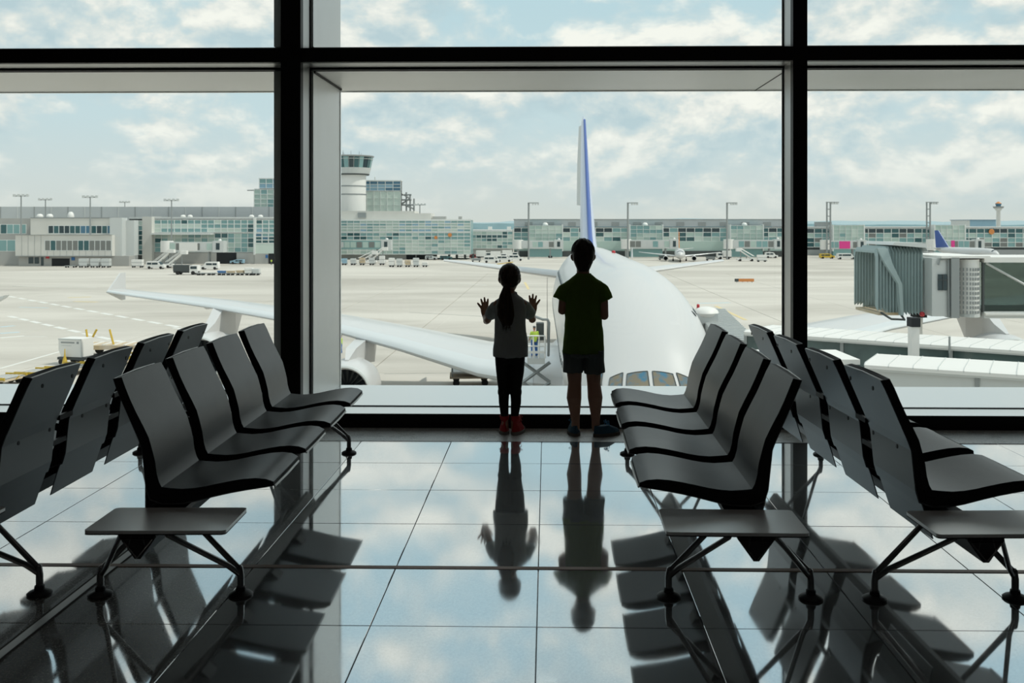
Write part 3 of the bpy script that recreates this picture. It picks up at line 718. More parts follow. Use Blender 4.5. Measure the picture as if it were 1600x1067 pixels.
def mark(p, q, w, m, dash=None, name='painted_line', t=.02):
    """painted line on the apron between two picture points, as thin paint on the ground"""
    a = Vector(W(p[0], gd(p[1]))); b = Vector(W(q[0], gd(q[1]))); d = (b - a); L_ = d.length; d.normalize(); nrm = Vector((-d.y, d.x))
    n = 1 if not dash else max(1, int(L_ / dash[0]))
    for i in range(n):
        s0 = i * L_ / n; s1 = s0 + (L_ if not dash else dash[1])
        c = [a + d * s0 - nrm * w / 2, a + d * s1 - nrm * w / 2, a + d * s1 + nrm * w / 2, a + d * s0 + nrm * w / 2]
        mb = MB(); mb.rings([[(v.x, v.y, GZ - .02) for v in c], [(v.x, v.y, GZ + t) for v in c]]); obj(name, mb, m, gr)
mark((14, 463), (290, 513), .75, M['paint'], (5.2, 3.6))
mark((14, 494), (236, 545), .75, M['paint'], (4.6, 3.4))
mark((270, 512), (440, 540), .5, M['paint'], (5, 3.2))
mark((106, 465), (142, 464), .8, M['ypaint']); mark((116, 471), (152, 472), .8, M['ypaint'])
mark((0, 528), (38, 525), .7, M['paint']); mark((40, 526), (72, 526), .25, M['paint']); mark((0, 521), (30, 519), .7, M['bpaint']); mark((0, 511), (22, 509), .7, M['bpaint'])
mark((0, 576), (95, 549), .30, M['paint']); mark((30, 480), (75, 481), .5, M['bpaint'])
mark((1090, 474), (1140, 473), .9, M['bpaint']); mark((1118, 478), (1165, 500), .55, M['ypaint'])
mark((20, 447), (150, 449), .4, M['paint']); mark((820, 441), (826, 452), .5, M['ypaint']); mark((700, 441), (760, 446), .3, M['paint'])
mark((640, 488), (860, 500), .18, M['conc2']); mark((600, 584), (700, 583), .12, M['conc2'])

# -- building pieces
from mathutils import noise as mn
def panes_pick(ch, i, j, rng, sd):
    v = mn.noise(Vector((i * .33 + sd, j * .55, sd * 1.7))) * .95 + .5 + rng.uniform(-.16, .16)
    return ch[max(0, min(len(ch) - 1, int(v * len(ch))))]
def panes(par, x0, x1, z0, z1, y, nx, nz, ch, rng, bar=.22, barm='bar', nm='pane', hb=None, skip=None):
    cw = (x1 - x0) / nx; chh = (z1 - z0) / nz; cache = {}; sd = rng.uniform(0, 50)
    if not callable(ch): ch = sorted(ch, key=lambda k_: 'g7 g3 g5 g2 g6 g8 g1 lgrey g4'.split().index(k_))
    for i in range(nx):
        for j in range(nz):
            if skip and skip(i, j): continue
            k = ch(i, j) if callable(ch) else panes_pick(ch, i, j, rng, sd)
            if k not in cache: cache[k] = mesh_from(nm, MB().box(-cw / 2 + .03, cw / 2 - .03, -.06, .06, -chh / 2 + .03, chh / 2 - .03), M[k])
            o = obj(nm, None, None, par, me=cache[k]); o.location = (x0 + cw * (i + .5), y - .05, z0 + chh * (j + .5))
    b = MB(); hb = bar if hb is None else hb
    for i in range(nx + 1): b.box(x0 + cw * i - bar / 2, x0 + cw * i + bar / 2, y - .32, y + .02, z0, z1)
    for j in range(nz + 1): b.box(x0, x1, y - .26, y + .02, z0 + chh * j - hb / 2, z0 + chh * j + hb / 2)
    o = obj('glazing_bars', b, M[barm], par); o['kind'] = 'stuff'; return o
rg = random.Random(11)

# pale concrete building on the left
D = 290; x0p = 60; T = thing('terminal_building', 'pale concrete office building with two window bands, at the left edge', 'building', base(x0p, D), TH)
X = lambda p: px2(x0p, p, D)
Z = lambda p: hz_(p, D)
w_ = obj('wall', MB().box(X(24), X(175), 0, 9, Z(400), Z(367)), M['conc'], T)
obj('wall', MB().box(X(37), X(167), 4, 9, Z(367), Z(341)), M['conc'], T)
obj('wall', MB().box(X(26), X(199), 1.2, 8, -.02, Z(400)), M['conc2'], T)
obj('parapet', MB().box(X(37), X(167), 3.9, 9, Z(341), Z(339.5)), M['mgrey'], T)
obj('wall', MB().box(X(-60), X(37), 7, 12, 0, Z(341)), M['conc2'], T)
obj('stair_tower', MB().box(X(167), X(186), 2, 6, 0, Z(340)).box(X(175), X(199), 5, 8, 0, Z(344)), M['lgrey'], T)
for (a, b, t, bt, n, ks, yy) in ((65, 167, 353, 364.5, 12, ['g5', 'g5', 'g8', 'g7', 'g3'], 4), (70, 174, 376, 391, 12, ['g6', 'g6', 'g6', 'g3'], 0), (-50, 22, 351, 365, 7, ['g3', 'g2'], 7), (-50, 5, 376, 393, 4, ['g1', 'g2'], 7)):
    cw = X(b) - X(a); 
    for i in range(n):
        q = obj('window', MB().box(X(a) + cw * i / n + .12, X(a) + cw * (i + 1) / n - .12, yy - .05, yy + .3, Z(bt), Z(t)), M[rg.choice(ks)], T)
    obj('window_band', MB().box(X(a) - .1, X(b) + .1, yy - .02, yy + .2, Z(bt) - .15, Z(t) + .15), M['bar'], T)
for a, b, t, bt in ((41.5, 49, 402, 412), (51, 58, 402, 412), (61, 65, 402, 415)):
    obj('window', MB().box(X(a), X(b), 1.1, 1.3, max(.1, Z(bt)), Z(t)), M['g7'], T)
obj('gateway', MB().box(X(78), X(106), 1.1, 1.3, .0, Z(404)), M['dark'], T)
obj('sign', MB().box(X(69), X(74), 1.0, 1.2, Z(404), Z(400.5)), M['redp'], T); obj('sign', MB().box(X(109), X(114), 1.0, 1.2, Z(407), Z(402)), M['sblue'], T)
for a in (36, 52, 86):
    obj('roof_dome', MB().ball((X(a), 10, Z(338)), (1.0, 1.0, .9 if a != 86 else 1.6), 12, 8), M['offwhite'], T, True)
for a, b, t, bt in ((24, 175, 367.3, 366.6), (24, 175, 400.6, 399.6)):
    obj('ledge', MB().box(X(a), X(b), -.25, 1, Z(bt), Z(t)), M['mgrey'], T)
for p_ in range(34, 175, 10):
    obj('panel_joint', MB().box(X(p_) - .04, X(p_) + .04, -.03, .02, Z(400), Z(391.5 if p_ > 68 else 367)), M['mgrey'], T)

# long grey hall roof behind it
D = 335; x0p = 200; T = thing('terminal_hall', 'long grey metal-clad hall roof behind the concrete office building', 'building', base(x0p, D), TH + R(1.0))
obj('wall', MB().box(X(-120), X(444), 0, 30, 0, Z(344)), M['conc2'], T)
q = obj('roof', MB().box(X(-120), X(444), -.5, 31, Z(344), Z(323)), M['roofm'], T)
for p_ in range(-100, 440, 26): obj('seam', MB().box(X(p_) - .12, X(p_) + .12, -.58, -.4, Z(344), Z(323)), M['lgrey'] if p_ % 4 else M['mgrey'], q)

# left glass terminal
D = 308; x0p = 320; T = thing('glass_terminal', 'green glass terminal wing beside a grey concrete pillar, left of the window frame', 'building', base(x0p, D), TH)
obj('wall', MB().box(X(201), X(500), .5, 18, 0, Z(342)), M['dgrey'], T)
obj('roof', MB().box(X(201), X(500), .2, 18, Z(342), Z(339)), M['lgrey'], T)
obj('pillar', MB().box(X(226), X(241), -2, 6, 0, Z(338.5)), M['conc'], T)
obj('pillar', MB().box(X(397), X(400), -.8, 1, Z(398), Z(340)), M['bar'], T)
panes(T, X(201), X(213), Z(398), Z(345), .3, 2, 7, ['g3', 'g2', 'g7', 'g6'], rg, .2); panes(T, X(216), X(226), Z(398), Z(345), .3, 1, 7, ['g2', 'g3', 'g4'], rg, .25)
panes(T, X(241), X(397), Z(363), Z(343.5), .3, 15, 3, ['g2', 'g2', 'g3', 'g3', 'g2', 'g4'], rg, .22)
panes(T, X(241), X(397), Z(394), Z(364.5), .6, 15, 4, ['g2', 'g2', 'g3', 'g4', 'g1', 'g1'], rg, .18)
panes(T, X(400), X(470), Z(363), Z(343.5), .3, 7, 3, ['g3', 'g2', 'g8', 'g2'], rg, .25); panes(T, X(400), X(470), Z(380), Z(364.5), -.2, 7, 3, ['g3', 'g2', 'g8', 'g5'], rg, .25)
obj('wall', MB().box(X(399), X(470), -.4, .5, Z(396), Z(380)), M['g4'], T); obj('wall', MB().box(X(399), X(420), -.6, .5, 0, Z(396)), M['conc2'], T)
obj('gateway', MB().box(X(421), X(450), -.7, -.5, 0, Z(397)), M['dark'], T); obj('gateway', MB().box(X(338), X(370), .2, .45, 0, Z(395)), M['dark'], T)
obj('wall', MB().box(X(370), X(399), -.3, .5, 0, Z(395)), M['conc2'], T); obj('wall', MB().box(X(241), X(338), .1, .5, 0, Z(395)), M['conc2'], T)
obj('sign', MB().box(X(416), X(419.5), -.8, -.6, Z(403), Z(398)), M['sblue'], T)
obj('canopy', MB().box(X(241), X(334), -3, .3, Z(366.5), Z(364)), M['bar'], T)
for a in (281, 292, 389, 403): obj('roof_unit', MB().ell([(X(a), 3, Z(340), .8, .8), (X(a), 3, Z(337), .8, .8), (X(a), 3, Z(335.5), .35, .35)], 10), M['offwhite'], T)

# glass office block with two wings around the control tower
D = 386; x0p = 520; T = thing('glass_office', 'pale green glass office block with a blue top and an open zigzag stair', 'building', base(x0p, D), TH)
obj('wall', MB().box(X(397), X(500), .4, 8, 0, Z(295)), M['dgrey'], T); panes(T, X(397), X(500), Z(326), Z(296), .3, 10, 4, ['g1', 'g4', 'g2', 'g1'], rg, .25)
obj('wall', MB().box(X(404), X(500), 1.4, 8, Z(296), Z(280)), M['dgrey'], T); panes(T, X(404), X(500), Z(294), Z(279), 1.3, 9, 2, ['g2', 'g8', 'g1'], rg, .25)
obj('roof', MB().box(X(403), X(500), 1, 9, Z(279), Z(278)), M['bar'], T)
obj('wall', MB().box(X(500), X(626), .4, 4, 0, Z(283)), M['dgrey'], T)
panes(T, X(500), X(626), Z(331), Z(299), .3, 12, 3, ['g4', 'g1', 'g4'], rg, .16, hb=.1); panes(T, X(566), X(626), Z(298), Z(283), .3, 5, 3, ['g5', 'g8', 'g5'], rg, .2)
obj('roof', MB().box(X(500), X(627), 0, 5, Z(283), Z(281.5)), M['bar'], T)
st_ = MB()
for k, (pa, za, pb, zb) in enumerate(((627, 302, 640, 310), (640, 310, 627, 318), (627, 318, 645, 326), (627, 304, 642, 304), (627, 312, 642, 312), (627, 320, 646, 320), (640, 303, 640, 331), (646, 310, 646, 332), (634, 300, 634, 331))):
    st_ = MB().bar((X(pa), 2, Z(za)), (X(pb), 2, Z(zb)), .45); obj('stair_beam', st_, M['mgrey'], T)
obj('antenna', MB().tube([(X(583), 5, Z(283)), (X(583), 5, Z(276))], .25, 6), M['lgrey'], T); obj('crane_arm', MB().bar((X(384), 2, Z(297)), (X(402), 2, Z(297)), .3), M['mgrey'], T)
D = 368; x0p = 545; T = thing('control_tower', 'stout white control tower with a flared glass cab, next to the deep window frame', 'control tower', base(x0p, D), TH)
R0 = X(567)
obj('shaft', MB().ell([(0, 7, 0, R0, R0), (0, 7, Z(272), R0, R0)], 32), M['offwhite'], T, True)
for t in (290, 303): obj('shaft_band', MB().ell([(0, 7, Z(t + 1), R0 + .08, R0 + .08), (0, 7, Z(t - 1), R0 + .08, R0 + .08)], 32), M['mgrey'], T)
rc0, rc1, rc2 = X(572), X(575), X(578.5)
obj('cab_base', MB().ell([(0, 7, Z(273), X(568), X(568)), (0, 7, Z(271.2), rc0, rc0), (0, 7, Z(261), rc1, rc1)], 32), M['lgrey'], T, True)
obj('lower_band', MB().ell([(0, 7, Z(272.5), rc0 - .05, rc0 - .05), (0, 7, Z(270.5), rc0 + .12, rc0 + .12)], 32), M['dgrey'], T)
for k in range(24):                                          # leaning cab windows
    a0, a1 = 2 * PI * k / 24 + .02, 2 * PI * (k + 1) / 24 - .02
    mb = MB(); A = lambda r, a, z: (r * math.cos(a), 7 + r * math.sin(a), z)
    mb.rings([[A(rc1 - .1, a0, Z(261)), A(rc1 - .1, a1, Z(261)), A(rc1 - .5, a1, Z(261)), A(rc1 - .5, a0, Z(261))], [A(rc2 - .1, a0, Z(244)), A(rc2 - .1, a1, Z(244)), A(rc2 - .5, a1, Z(244)), A(rc2 - .5, a0, Z(244))]])
    obj('cab_window', mb, M[('g7', 'g3', 'g2')[k % 3]], T)
obj('cab_core', MB().ell([(0, 7, Z(261), rc1 - .45, rc1 - .45), (0, 7, Z(244), rc2 - .45, rc2 - .45)], 24), M['bar'], T)
obj('cab_ring', MB().ell([(0, 7, Z(247.6), rc2 - .12, rc2 - .12), (0, 7, Z(247), rc2 - .05, rc2 - .05)], 32), M['bar'], T)
obj('cab_roof', MB().ell([(0, 7, Z(244.3), rc2, rc2), (0, 7, Z(242.6), rc2 + .35, rc2 + .35), (0, 7, Z(241.4), rc2, rc2)], 32), M['mgrey'], T)
for k in range(9): a = rg.uniform(0, 6.28); obj('antenna', MB().tube([(3.5 * math.cos(a), 7 + 3.5 * math.sin(a), Z(241.5)), (3.5 * math.cos(a), 7 + 3.5 * math.sin(a), Z(rg.uniform(232, 238)))], .07, 5, False), M['mgrey'], T)

# central glass wing
D = 345; x0p = 620; T = thing('glass_terminal', 'long pale green glass concourse below the control tower', 'building', base(x0p, D), TH)
obj('wall', MB().box(X(520), X(735), .5, 17, Z(398), Z(344)), M['g2'], T)
obj('roof', MB().box(X(520), X(736), .1, 17, Z(344), Z(342.5)), M['bar'], T)
obj('attic', MB().box(X(520), X(672), 3, 17, Z(342.5), Z(333)).box(X(520), X(646), 3.2, 17, Z(333), Z(329.5)), M['conc'], T)
obj('roof_unit', MB().box(X(557), X(570), 2.5, 3.5, Z(340), Z(332)), M['mgrey'], T); obj('roof_unit', MB().box(X(674), X(695), 4, 8, Z(342.5), Z(338)), M['conc2'], T); obj('roof_unit', MB().box(X(715), X(720), 4, 8, Z(342.5), Z(338)), M['conc2'], T)
panes(T, X(522), X(735), Z(362), Z(344.5), .3, 21, 4, ['g1', 'g2', 'g1', 'g4', 'g8', 'g2'], rg, .16, hb=.3)
panes(T, X(522), X(735), Z(397), Z(363.5), .3, 21, 6, lambda i, j: rg.choice(['g1', 'g4', 'g1', 'g4', 'g2']) if j < 4 else rg.choice(['g2', 'g3', 'g1', 'g2']), rg, .16, hb=.26)
obj('undercroft', MB().box(X(520), X(676), 2, 17, 0, Z(396)), M['conc2'], T); obj('gateway', MB().box(X(634), X(648), 1.8, 2.1, 0, Z(391)), M['dark'], T); obj('gateway', MB().box(X(650), X(675), 1.8, 2.1, 0, Z(390)), M['dark'], T)
for p_ in (699, 711, 724, 737): obj('column', MB().box(X(p_), X(p_ + 3), 3, 5, 0, Z(397)), M['dgrey'], T)
obj('sun_disc', MB().tube([(X(703), -.4, Z(367)), (X(703), -.2, Z(367))], .7, 16, False), M['orange'], T); obj('sun_disc', MB().tube([(X(681), -.4, Z(371)), (X(681), -.2, Z(371))], .6, 16, False), M['orange'], T)
D = 372; x0p = 760; T = thing('glass_terminal', 'low green glass link between the two concourses, left of the airliner tail', 'building', base(x0p, D), TH)
obj('wall', MB().box(X(736), X(801), .5, 14, 0, Z(361)), M['conc2'], T); obj('roof', MB().box(X(736), X(801), .1, 15, Z(361), Z(359.5)), M['lgrey'], T)
panes(T, X(736), X(801), Z(388), Z(361.5), .3, 8, 5, ['g1', 'g4', 'g3', 'g2', 'g4'], rg, .2, hb=.25)
for a in (765, 795): obj('roof_unit', MB().box(X(a - 3), X(a + 3), 3, 6, Z(360), Z(354)), M['offwhite'], T)

# far concourse with projecting glass blocks
D = 376; x0p = 1000; T = thing('glass_terminal', 'far grey-roofed concourse with glass bays behind the airliner tail', 'building', base(x0p, D), TH)
obj('wall', MB().box(X(803), X(1240), .6, 40, 0, Z(355)), M['dgrey'], T)
rf = obj('roof', MB().box(X(803), X(1240), 1.5, 42, Z(354), Z(343)), M['roofm'], T); obj('roof_edge', MB().box(X(802), X(1240), 1.2, 42, Z(343), Z(342.2)), M['mgrey'], rf)
for p_ in range(820, 1240, 34): obj('louvre', MB().box(X(p_), X(p_ + 12), 1.3, 1.55, Z(353), Z(347)), M['mgrey'], rf)
blk = ((826, 878), (983, 1033), (1138, 1188))
segs = ((803, 826), (878, 983), (1033, 1138), (1188, 1240))
for a, b in segs:
    n = max(2, int((b - a) / 12)); panes(T, X(a), X(b), Z(377), Z(356), .4, n, 3, lambda i, j: rg.choice(['g3', 'g2', 'g7']) if j == 2 else rg.choice(['g2', 'g1', 'g4', 'g2', 'g3']), rg, .22)
    obj('glass_front', MB().box(X(a), X(b), .1, .5, Z(392), Z(377)), M['g1'], T)
for a, b in blk:
    obj('bay', MB().box(X(a), X(b), -4, .6, 0, Z(352)), M['g2'], T)
    panes(T, X(a), X(b), Z(388), Z(352.5), -4.1, 5, 6, ['g1', 'g4', 'g1', 'g2'], rg, .14, hb=.14)
    obj('bay_fin', MB().box(X(a) - .3, X(a) + .1, -4.5, .6, Z(392), Z(350.5)).box(X(b) - .1, X(b) + .3, -4.5, .6, Z(392), Z(350.5)), M['bar'], T)
    obj('roof_dome', MB().ball((X((a + b) / 2), 0, Z(351.5)), (1.1, 1.1, 1.0), 12, 8), M['offwhite'], T, True)
obj('undercroft', MB().box(X(803), X(1240), -1, .3, 0, Z(392)), M['dgrey'], T)
D = 392; x0p = 1430; T = thing('glass_terminal', 'low flat-roofed glass concourse behind the jet bridge on the right', 'building', base(x0p, D), TH)
obj('wall', MB().box(X(1236), X(1720), .6, 30, 0, Z(356)), M['dgrey'], T); obj('roof', MB().box(X(1236), X(1720), 0, 30, Z(356), Z(354)), M['lgrey'], T)
for a, b in ((1236, 1297), (1345, 1453), (1502, 1720)):
    n = int((b - a) / 12); panes(T, X(a), X(b), Z(386), Z(357), .4, n, 4, lambda i, j: rg.choice(['g3', 'g7', 'g3']) if j == 3 else rg.choice(['g2', 'g1', 'g3', 'g2', 'g6']), rg, .22)
for a, b in ((1297, 1344), (1454, 1500)):
    obj('bay', MB().box(X(a), X(b), -4, .6, 0, Z(352)), M['g2'], T); panes(T, X(a), X(b), Z(388), Z(352), -4.1, 5, 6, ['g1', 'g4', 'g1', 'g2'], rg, .14, hb=.14)
    obj('bay_fin', MB().box(X(a) - .4, X(a) + .1, -4.5, .6, Z(392), Z(351)).box(X(b) - .1, X(b) + .4, -4.5, .6, Z(392), Z(351)), M['bar'], T)
obj('stair_head', MB().box(X(1279), X(1302), 2, 6, Z(354), Z(346.5)), M['mgrey'], T)
obj('sign', MB().tube([(X(1549), -.3, Z(362)), (X(1549), -.1, Z(362))], 1.1, 16, False), M['orange'], T)
obj('undercroft', MB().box(X(1236), X(1720), -1, .3, 0, Z(390)), M['mgrey'], T)

# far tower, far blue building, hills
D = 1470; x0p = 1560; T = thing('control_tower', 'distant slim control tower with a wide gallery, far right skyline', 'control tower', base(x0p, D), TH)
R1 = X(1563)
obj('shaft', MB().ell([(0, 0, 0, R1 * 1.15, R1 * 1.15), (0, 0, Z(330), R1 * .95, R1 * .95), (0, 0, Z(325), R1 * 2.2, R1 * 2.2)], 24), M['lgrey'], T, True)
obj('gallery', MB().ell([(0, 0, Z(325.2), R1 * 2.4, R1 * 2.4), (0, 0, Z(322.5), R1 * 2.7, R1 * 2.7)], 24), M['mgrey'], T)
obj('cab', MB().ell([(0, 0, Z(322.5), R1 * 1.1, R1 * 1.1), (0, 0, Z(318), R1 * 1.6, R1 * 1.6)], 24), M['g5'], T); obj('cab_roof', MB().ell([(0, 0, Z(318), R1 * 1.65, R1 * 1.65), (0, 0, Z(316.5), R1, R1), (0, 0, Z(315), .8, .8)], 24), M['orange'], T)
D = 1520; x0p = 1530; T = thing('hangar', 'distant blue box-shaped building beside the slim control tower', 'building', base(x0p, D), TH)
obj('wall', MB().box(X(1515), X(1556), 0, 60, 0, Z(344)), M['g8'], T); obj('end_wall', MB().box(X(1511), X(1515), -1, 58, 0, Z(344)), M['lgrey'], T); obj('roof', MB().box(X(1510), X(1557), -2, 60, Z(344), Z(343.2)), M['g5'], T)
hl = semp('hills')
def ridge(D, h0, amp, seed, m, name, thick=200):
    rr_ = random.Random(seed); n = 160; top = []; 
    ph = [rr_.uniform(0, 6.28) for _ in range(5)]
    mb = MB(); f = []; bk = []
    for i in range(n + 1):
        x = -1.0 * D + 2.0 * D * i / n; u = i / n * 18
        h = h0 + amp * (.5 * math.sin(u * .6 + ph[0]) + .3 * math.sin(u * 1.7 + ph[1]) + .15 * math.sin(u * 4.1 + ph[2]) + .1 * math.sin(u * 9 + ph[3]) + .08 * math.sin(u * 23 + ph[4]))
        f.append((x, D, h))
    mb.rings([[p, (p[0], D + thick, p[2] * .8), (p[0], D + thick, -2), (p[0], D - thick * .3, -2)] for p in f]); o = obj(name, mb, m, hl, True); o.location = (0, 0, GZ)
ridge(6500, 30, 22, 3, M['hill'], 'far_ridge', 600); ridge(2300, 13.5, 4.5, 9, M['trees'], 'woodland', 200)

# lamp masts
def mast(px, D, top, style, label, double=False, z0=0):
    T = thing('light_mast', label, 'light mast', base(px, D), TH, 'apron floodlight masts'); h = hz_(top, D) - z0; T.location.z += z0
    if style == 'T':
        obj('pole', MB().tube([(0, 0, 0), (0, 0, h)], [.28, .16], 8, False), M['mgrey'], T)
        obj('crossarm', MB().bar((-2.2, 0, h), (2.2, 0, h), .22), M['mgrey'], T)
        for k in range(4): obj('floodlight', MB().box(-2.3 + k * 1.3, -1.6 + k * 1.3, -.4, .2, h - .25, h + .5), M['lgrey'], T)
    else:
        obj('pole', MB().bar((0, 0, 0), (0, 0, h), .45), M['mgrey'], T)
        if double:
            obj('pole', MB().bar((1.3, 0, 0), (1.3, 0, h), .45), M['mgrey'], T)
            for k in range(7): obj('brace', MB().bar((0, 0, h * (k + 1) / 8), (1.3, 0, h * (k + 1) / 8), .2), M['mgrey'], T)
        obj('crossarm', MB().box(-.3, 3.6 if not double else 4.4, -.3, .3, h - .15, h + .15), M['mgrey'], T)
        for k in range(3): obj('floodlight', MB().box(1.2 + k * .9 + (.6 if double else 0), 1.8 + k * .9 + (.6 if double else 0), -.4, .4, h - .75, h - .1), M['lgrey'], T)
mast(33, 292.6, 306, 'T', 'light mast in front of the concrete building, leftmost of all', z0=9.3); mast(71, 331, 312, 'T', 'small light mast rising behind the hall roof, second from the left'); mast(141, 292.6, 308, 'T', 'light mast before the right end of the office window bands', z0=9.3)
mast(195, 420, 316, 'T', 'faint small light mast behind the hall roof, fourth from the left'); mast(268, 301, 313, 'T', 'light mast before the green glass terminal, left of the window frame'); mast(656, 376, 320, 'T', 'short light mast beside the zigzag stair')
mast(826, 345, 317, 'L', 'single hooked light mast left of the airliner tail'); mast(981, 345, 317, 'L', 'single hooked light mast right of the airliner tail'); mast(1136, 345, 317, 'L', 'single hooked light mast left of the right window frame')
mast(1292, 362, 316, 'L', 'twin-pole light mast right of the window frame', True); mast(1448, 373, 316, 'L', 'twin-pole light mast above the jet bridge', True)

# -- vehicles
def wheels(T, xs, y0, y1, r=.38):
    for x in xs:
        for y in (y0, y1): obj('wheel', MB().tube([(x, y - .13, r), (x, y + .13, r)], r, 12, False), M['tyre'], T)
def van(px, py, label, m='offwhite', flip=1, L_=5.0, H_=2.1, rz=0, cat='van', name='van'):
    T = thing(name, label, cat, base(px, gd(py)), TH + R(rz)); f = flip
    pf = [(-L_ / 2, .35), (L_ / 2, .35), (L_ / 2, 1.0), (L_ / 2 - .9, 1.15), (L_ / 2 - 1.6, H_ - .05), (L_ / 2 - 1.9, H_), (-L_ / 2 + .1, H_), (-L_ / 2, 1.2)]
    obj('body', MB().prism([(x * f, z) for x, z in pf], -.95, .95), M[m], T)
    for a, b in ((-L_ / 2 + .35, -L_ / 2 + 1.5), (-L_ / 2 + 1.65, L_ / 2 - 1.75)):
        a, b = sorted((a * f, b * f)); obj('side_window', MB().box(a, b, -.98, .98, H_ * .58, H_ * .84), M['g7'], T)
    a, b = sorted(((L_ / 2 - 1.5) * f, (L_ / 2 - .98) * f)); obj('windscreen', MB().prism([((L_ / 2 - .92) * f, 1.17), ((L_ / 2 - 1.58) * f, H_ - .1), ((L_ / 2 - 1.52) * f, H_ - .06), ((L_ / 2 - .84) * f, 1.19)], -.85, .85), M['g7'], T)
    wheels(T, ((-L_ / 2 + .9) * f, (L_ / 2 - .9) * f), -.9, .9); return T
def car(px, py, label, m, flip=1):
    T = van(px, py, label, m, flip, 4.2, 1.45, 0, 'car', 'car'); return T
def truck(px, py, label, box='offwhite', cab='offwhite', flip=1, L_=6.5, H_=3.0):
    T = thing('truck', label, 'truck', base(px, gd(py)), TH); f = flip
    a, b = sorted((-L_ / 2 * f, (L_ / 2 - 2.1) * f)); obj('cargo_body', MB().box(a, b, -1.2, 1.2, .9, H_), M[box], T)
    a, b = sorted(((L_ / 2 - 2.0) * f, L_ / 2 * f)); obj('cab', MB().box(a, b, -1.15, 1.15, .5, 2.3), M[cab], T)
    a2, b2 = a + .25, b - .25; obj('cab_window', MB().box(a2, b2 + .05, -1.18, 1.18, 1.45, 2.1), M['g7'], T)
    obj('chassis', MB().box(-L_ / 2, L_ / 2, -.9, .9, .5, .9), M['dgrey'], T); wheels(T, (-L_ / 2 + 1.1, L_ / 2 - 1.1), -1.1, 1.1, .48); return T
def dolly(px, py, label, load='offwhite', n=1, h=1.7, deck='mgrey', L_=3.2):
    T = thing('baggage_cart', label, 'cart', base(px, gd(py)), TH, 'baggage carts and dollies on the apron')
    obj('deck', MB().box(-L_ / 2, L_ / 2, -.8, .8, .42, .58), M[deck], T); wheels(T, (-L_ / 2 + .5, L_ / 2 - .5), -.7, .7, .22)
    obj('tow_bar', MB().bar((L_ / 2, 0, .35), (L_ / 2 + .25, 0, .3), .08), M['dgrey'], T)
    if load:
        obj('container', MB().prism([(-L_ / 2 + .45, .6), (L_ / 2 - .1, .6), (L_ / 2 - .1, .6 + h), (-L_ / 2 + .1, .6 + h), (-L_ / 2 + .1, 1.1)], -.75, .75), M[load], T)
        obj('container_band', MB().box(-L_ / 2 + .1, L_ / 2 - .1, -.78, .78, .6 + h * .48, .6 + h * .54), M['mgrey'], T)
    return T
def steps(px, py, label, flip=1, H_=4.0):
    T = thing('passenger_stairs', label, 'stairs', base(px, gd(py)), TH); f = flip
    obj('chassis', MB().box(-3, 3, -1, 1, .4, .9), M['offwhite'], T); wheels(T, (-2, 2), -.9, .9, .4)
    fl2 = obj('flight', MB().prism([(-2.6 * f, .7), (-2.0 * f, .7), (1.9 * f, H_), (1.3 * f, H_), ], -.75, .75), M['offwhite'], T)
    for k in range(10): t = k / 9; obj('step', MB().box(min((-2.7 + 4.4 * t) * f, (-2.4 + 4.4 * t) * f), max((-2.7 + 4.4 * t) * f, (-2.4 + 4.4 * t) * f), -.7, .7, .85 + (H_ - .9) * t, .95 + (H_ - .9) * t), M['lgrey'], fl2)
    obj('landing', MB().box(min(1.5 * f, 3.2 * f), max(1.5 * f, 3.2 * f), -.85, .85, H_ - .1, H_ + .9), M['offwhite'], T)
    for y in (-.8, .8): obj('handrail', MB().bar((-2.8 * f, y, 1.7), (1.8 * f, y, H_ + .95), .12), M['offwhite'], T)
    for x in (-.3 * f, 1.7 * f): obj('strut', MB().bar((x, 0, .8), (x, 0, H_ * (.55 if x * f < 1 else .95)), .2), M['mgrey'], T)
    return T
van(244, 420, 'white van below the passenger stairs, left of the tug', flip=1); van(328, 421, 'white van right of the tanker truck', flip=-1); car(371, 412.5, 'pale blue estate car by the dark gateway', 'g8', -1)
truck(292, 429, 'white service truck with dark pump body, left of the cart train', 'dgrey', 'offwhite', 1, 6.0, 2.4)
steps(256, 417, 'white passenger stairs on a truck, by the green glass terminal', 1, 4.2); steps(275, 418.5, 'second white passenger stairs, nearest the grey jet bridge', 1, 4.0)
for i, (p, c) in enumerate(((131, 'lgrey'), (149, 'lgrey'), (166, 'lgrey'))): dolly(p, 418, ('pale container cart by the concrete wall, left of three', 'pale container cart by the concrete wall, middle of three', 'pale container cart by the concrete wall, right of three')[i], c, h=2.0, L_=2.6)
dolly(215, 418, 'white covered cart left of the white van', 'offwhite'); dolly(111, 418, 'low empty cart beside the wide gateway', None)
for i, (p, c, hh) in enumerate(((314, None, 1), (330, None, 1), (346, 'sblue', .5), (360, 'tan', .5), (375, 'tan', .6), (389, 'offwhite', 1.2), (400, 'lgrey', 1.0))):
    dolly(p, 430, ('empty cart coupled behind the service truck', 'second empty cart of the cart train', 'cart with a blue load in the train', 'cart with low brown bags in the train', 'cart with brown boxes in the train', 'cart with a white container in the train', 'last cart of the train, grey box')[i], c, h=hh, L_=2.0)
for p, c, lb in ((200, 'red', 0),): pass
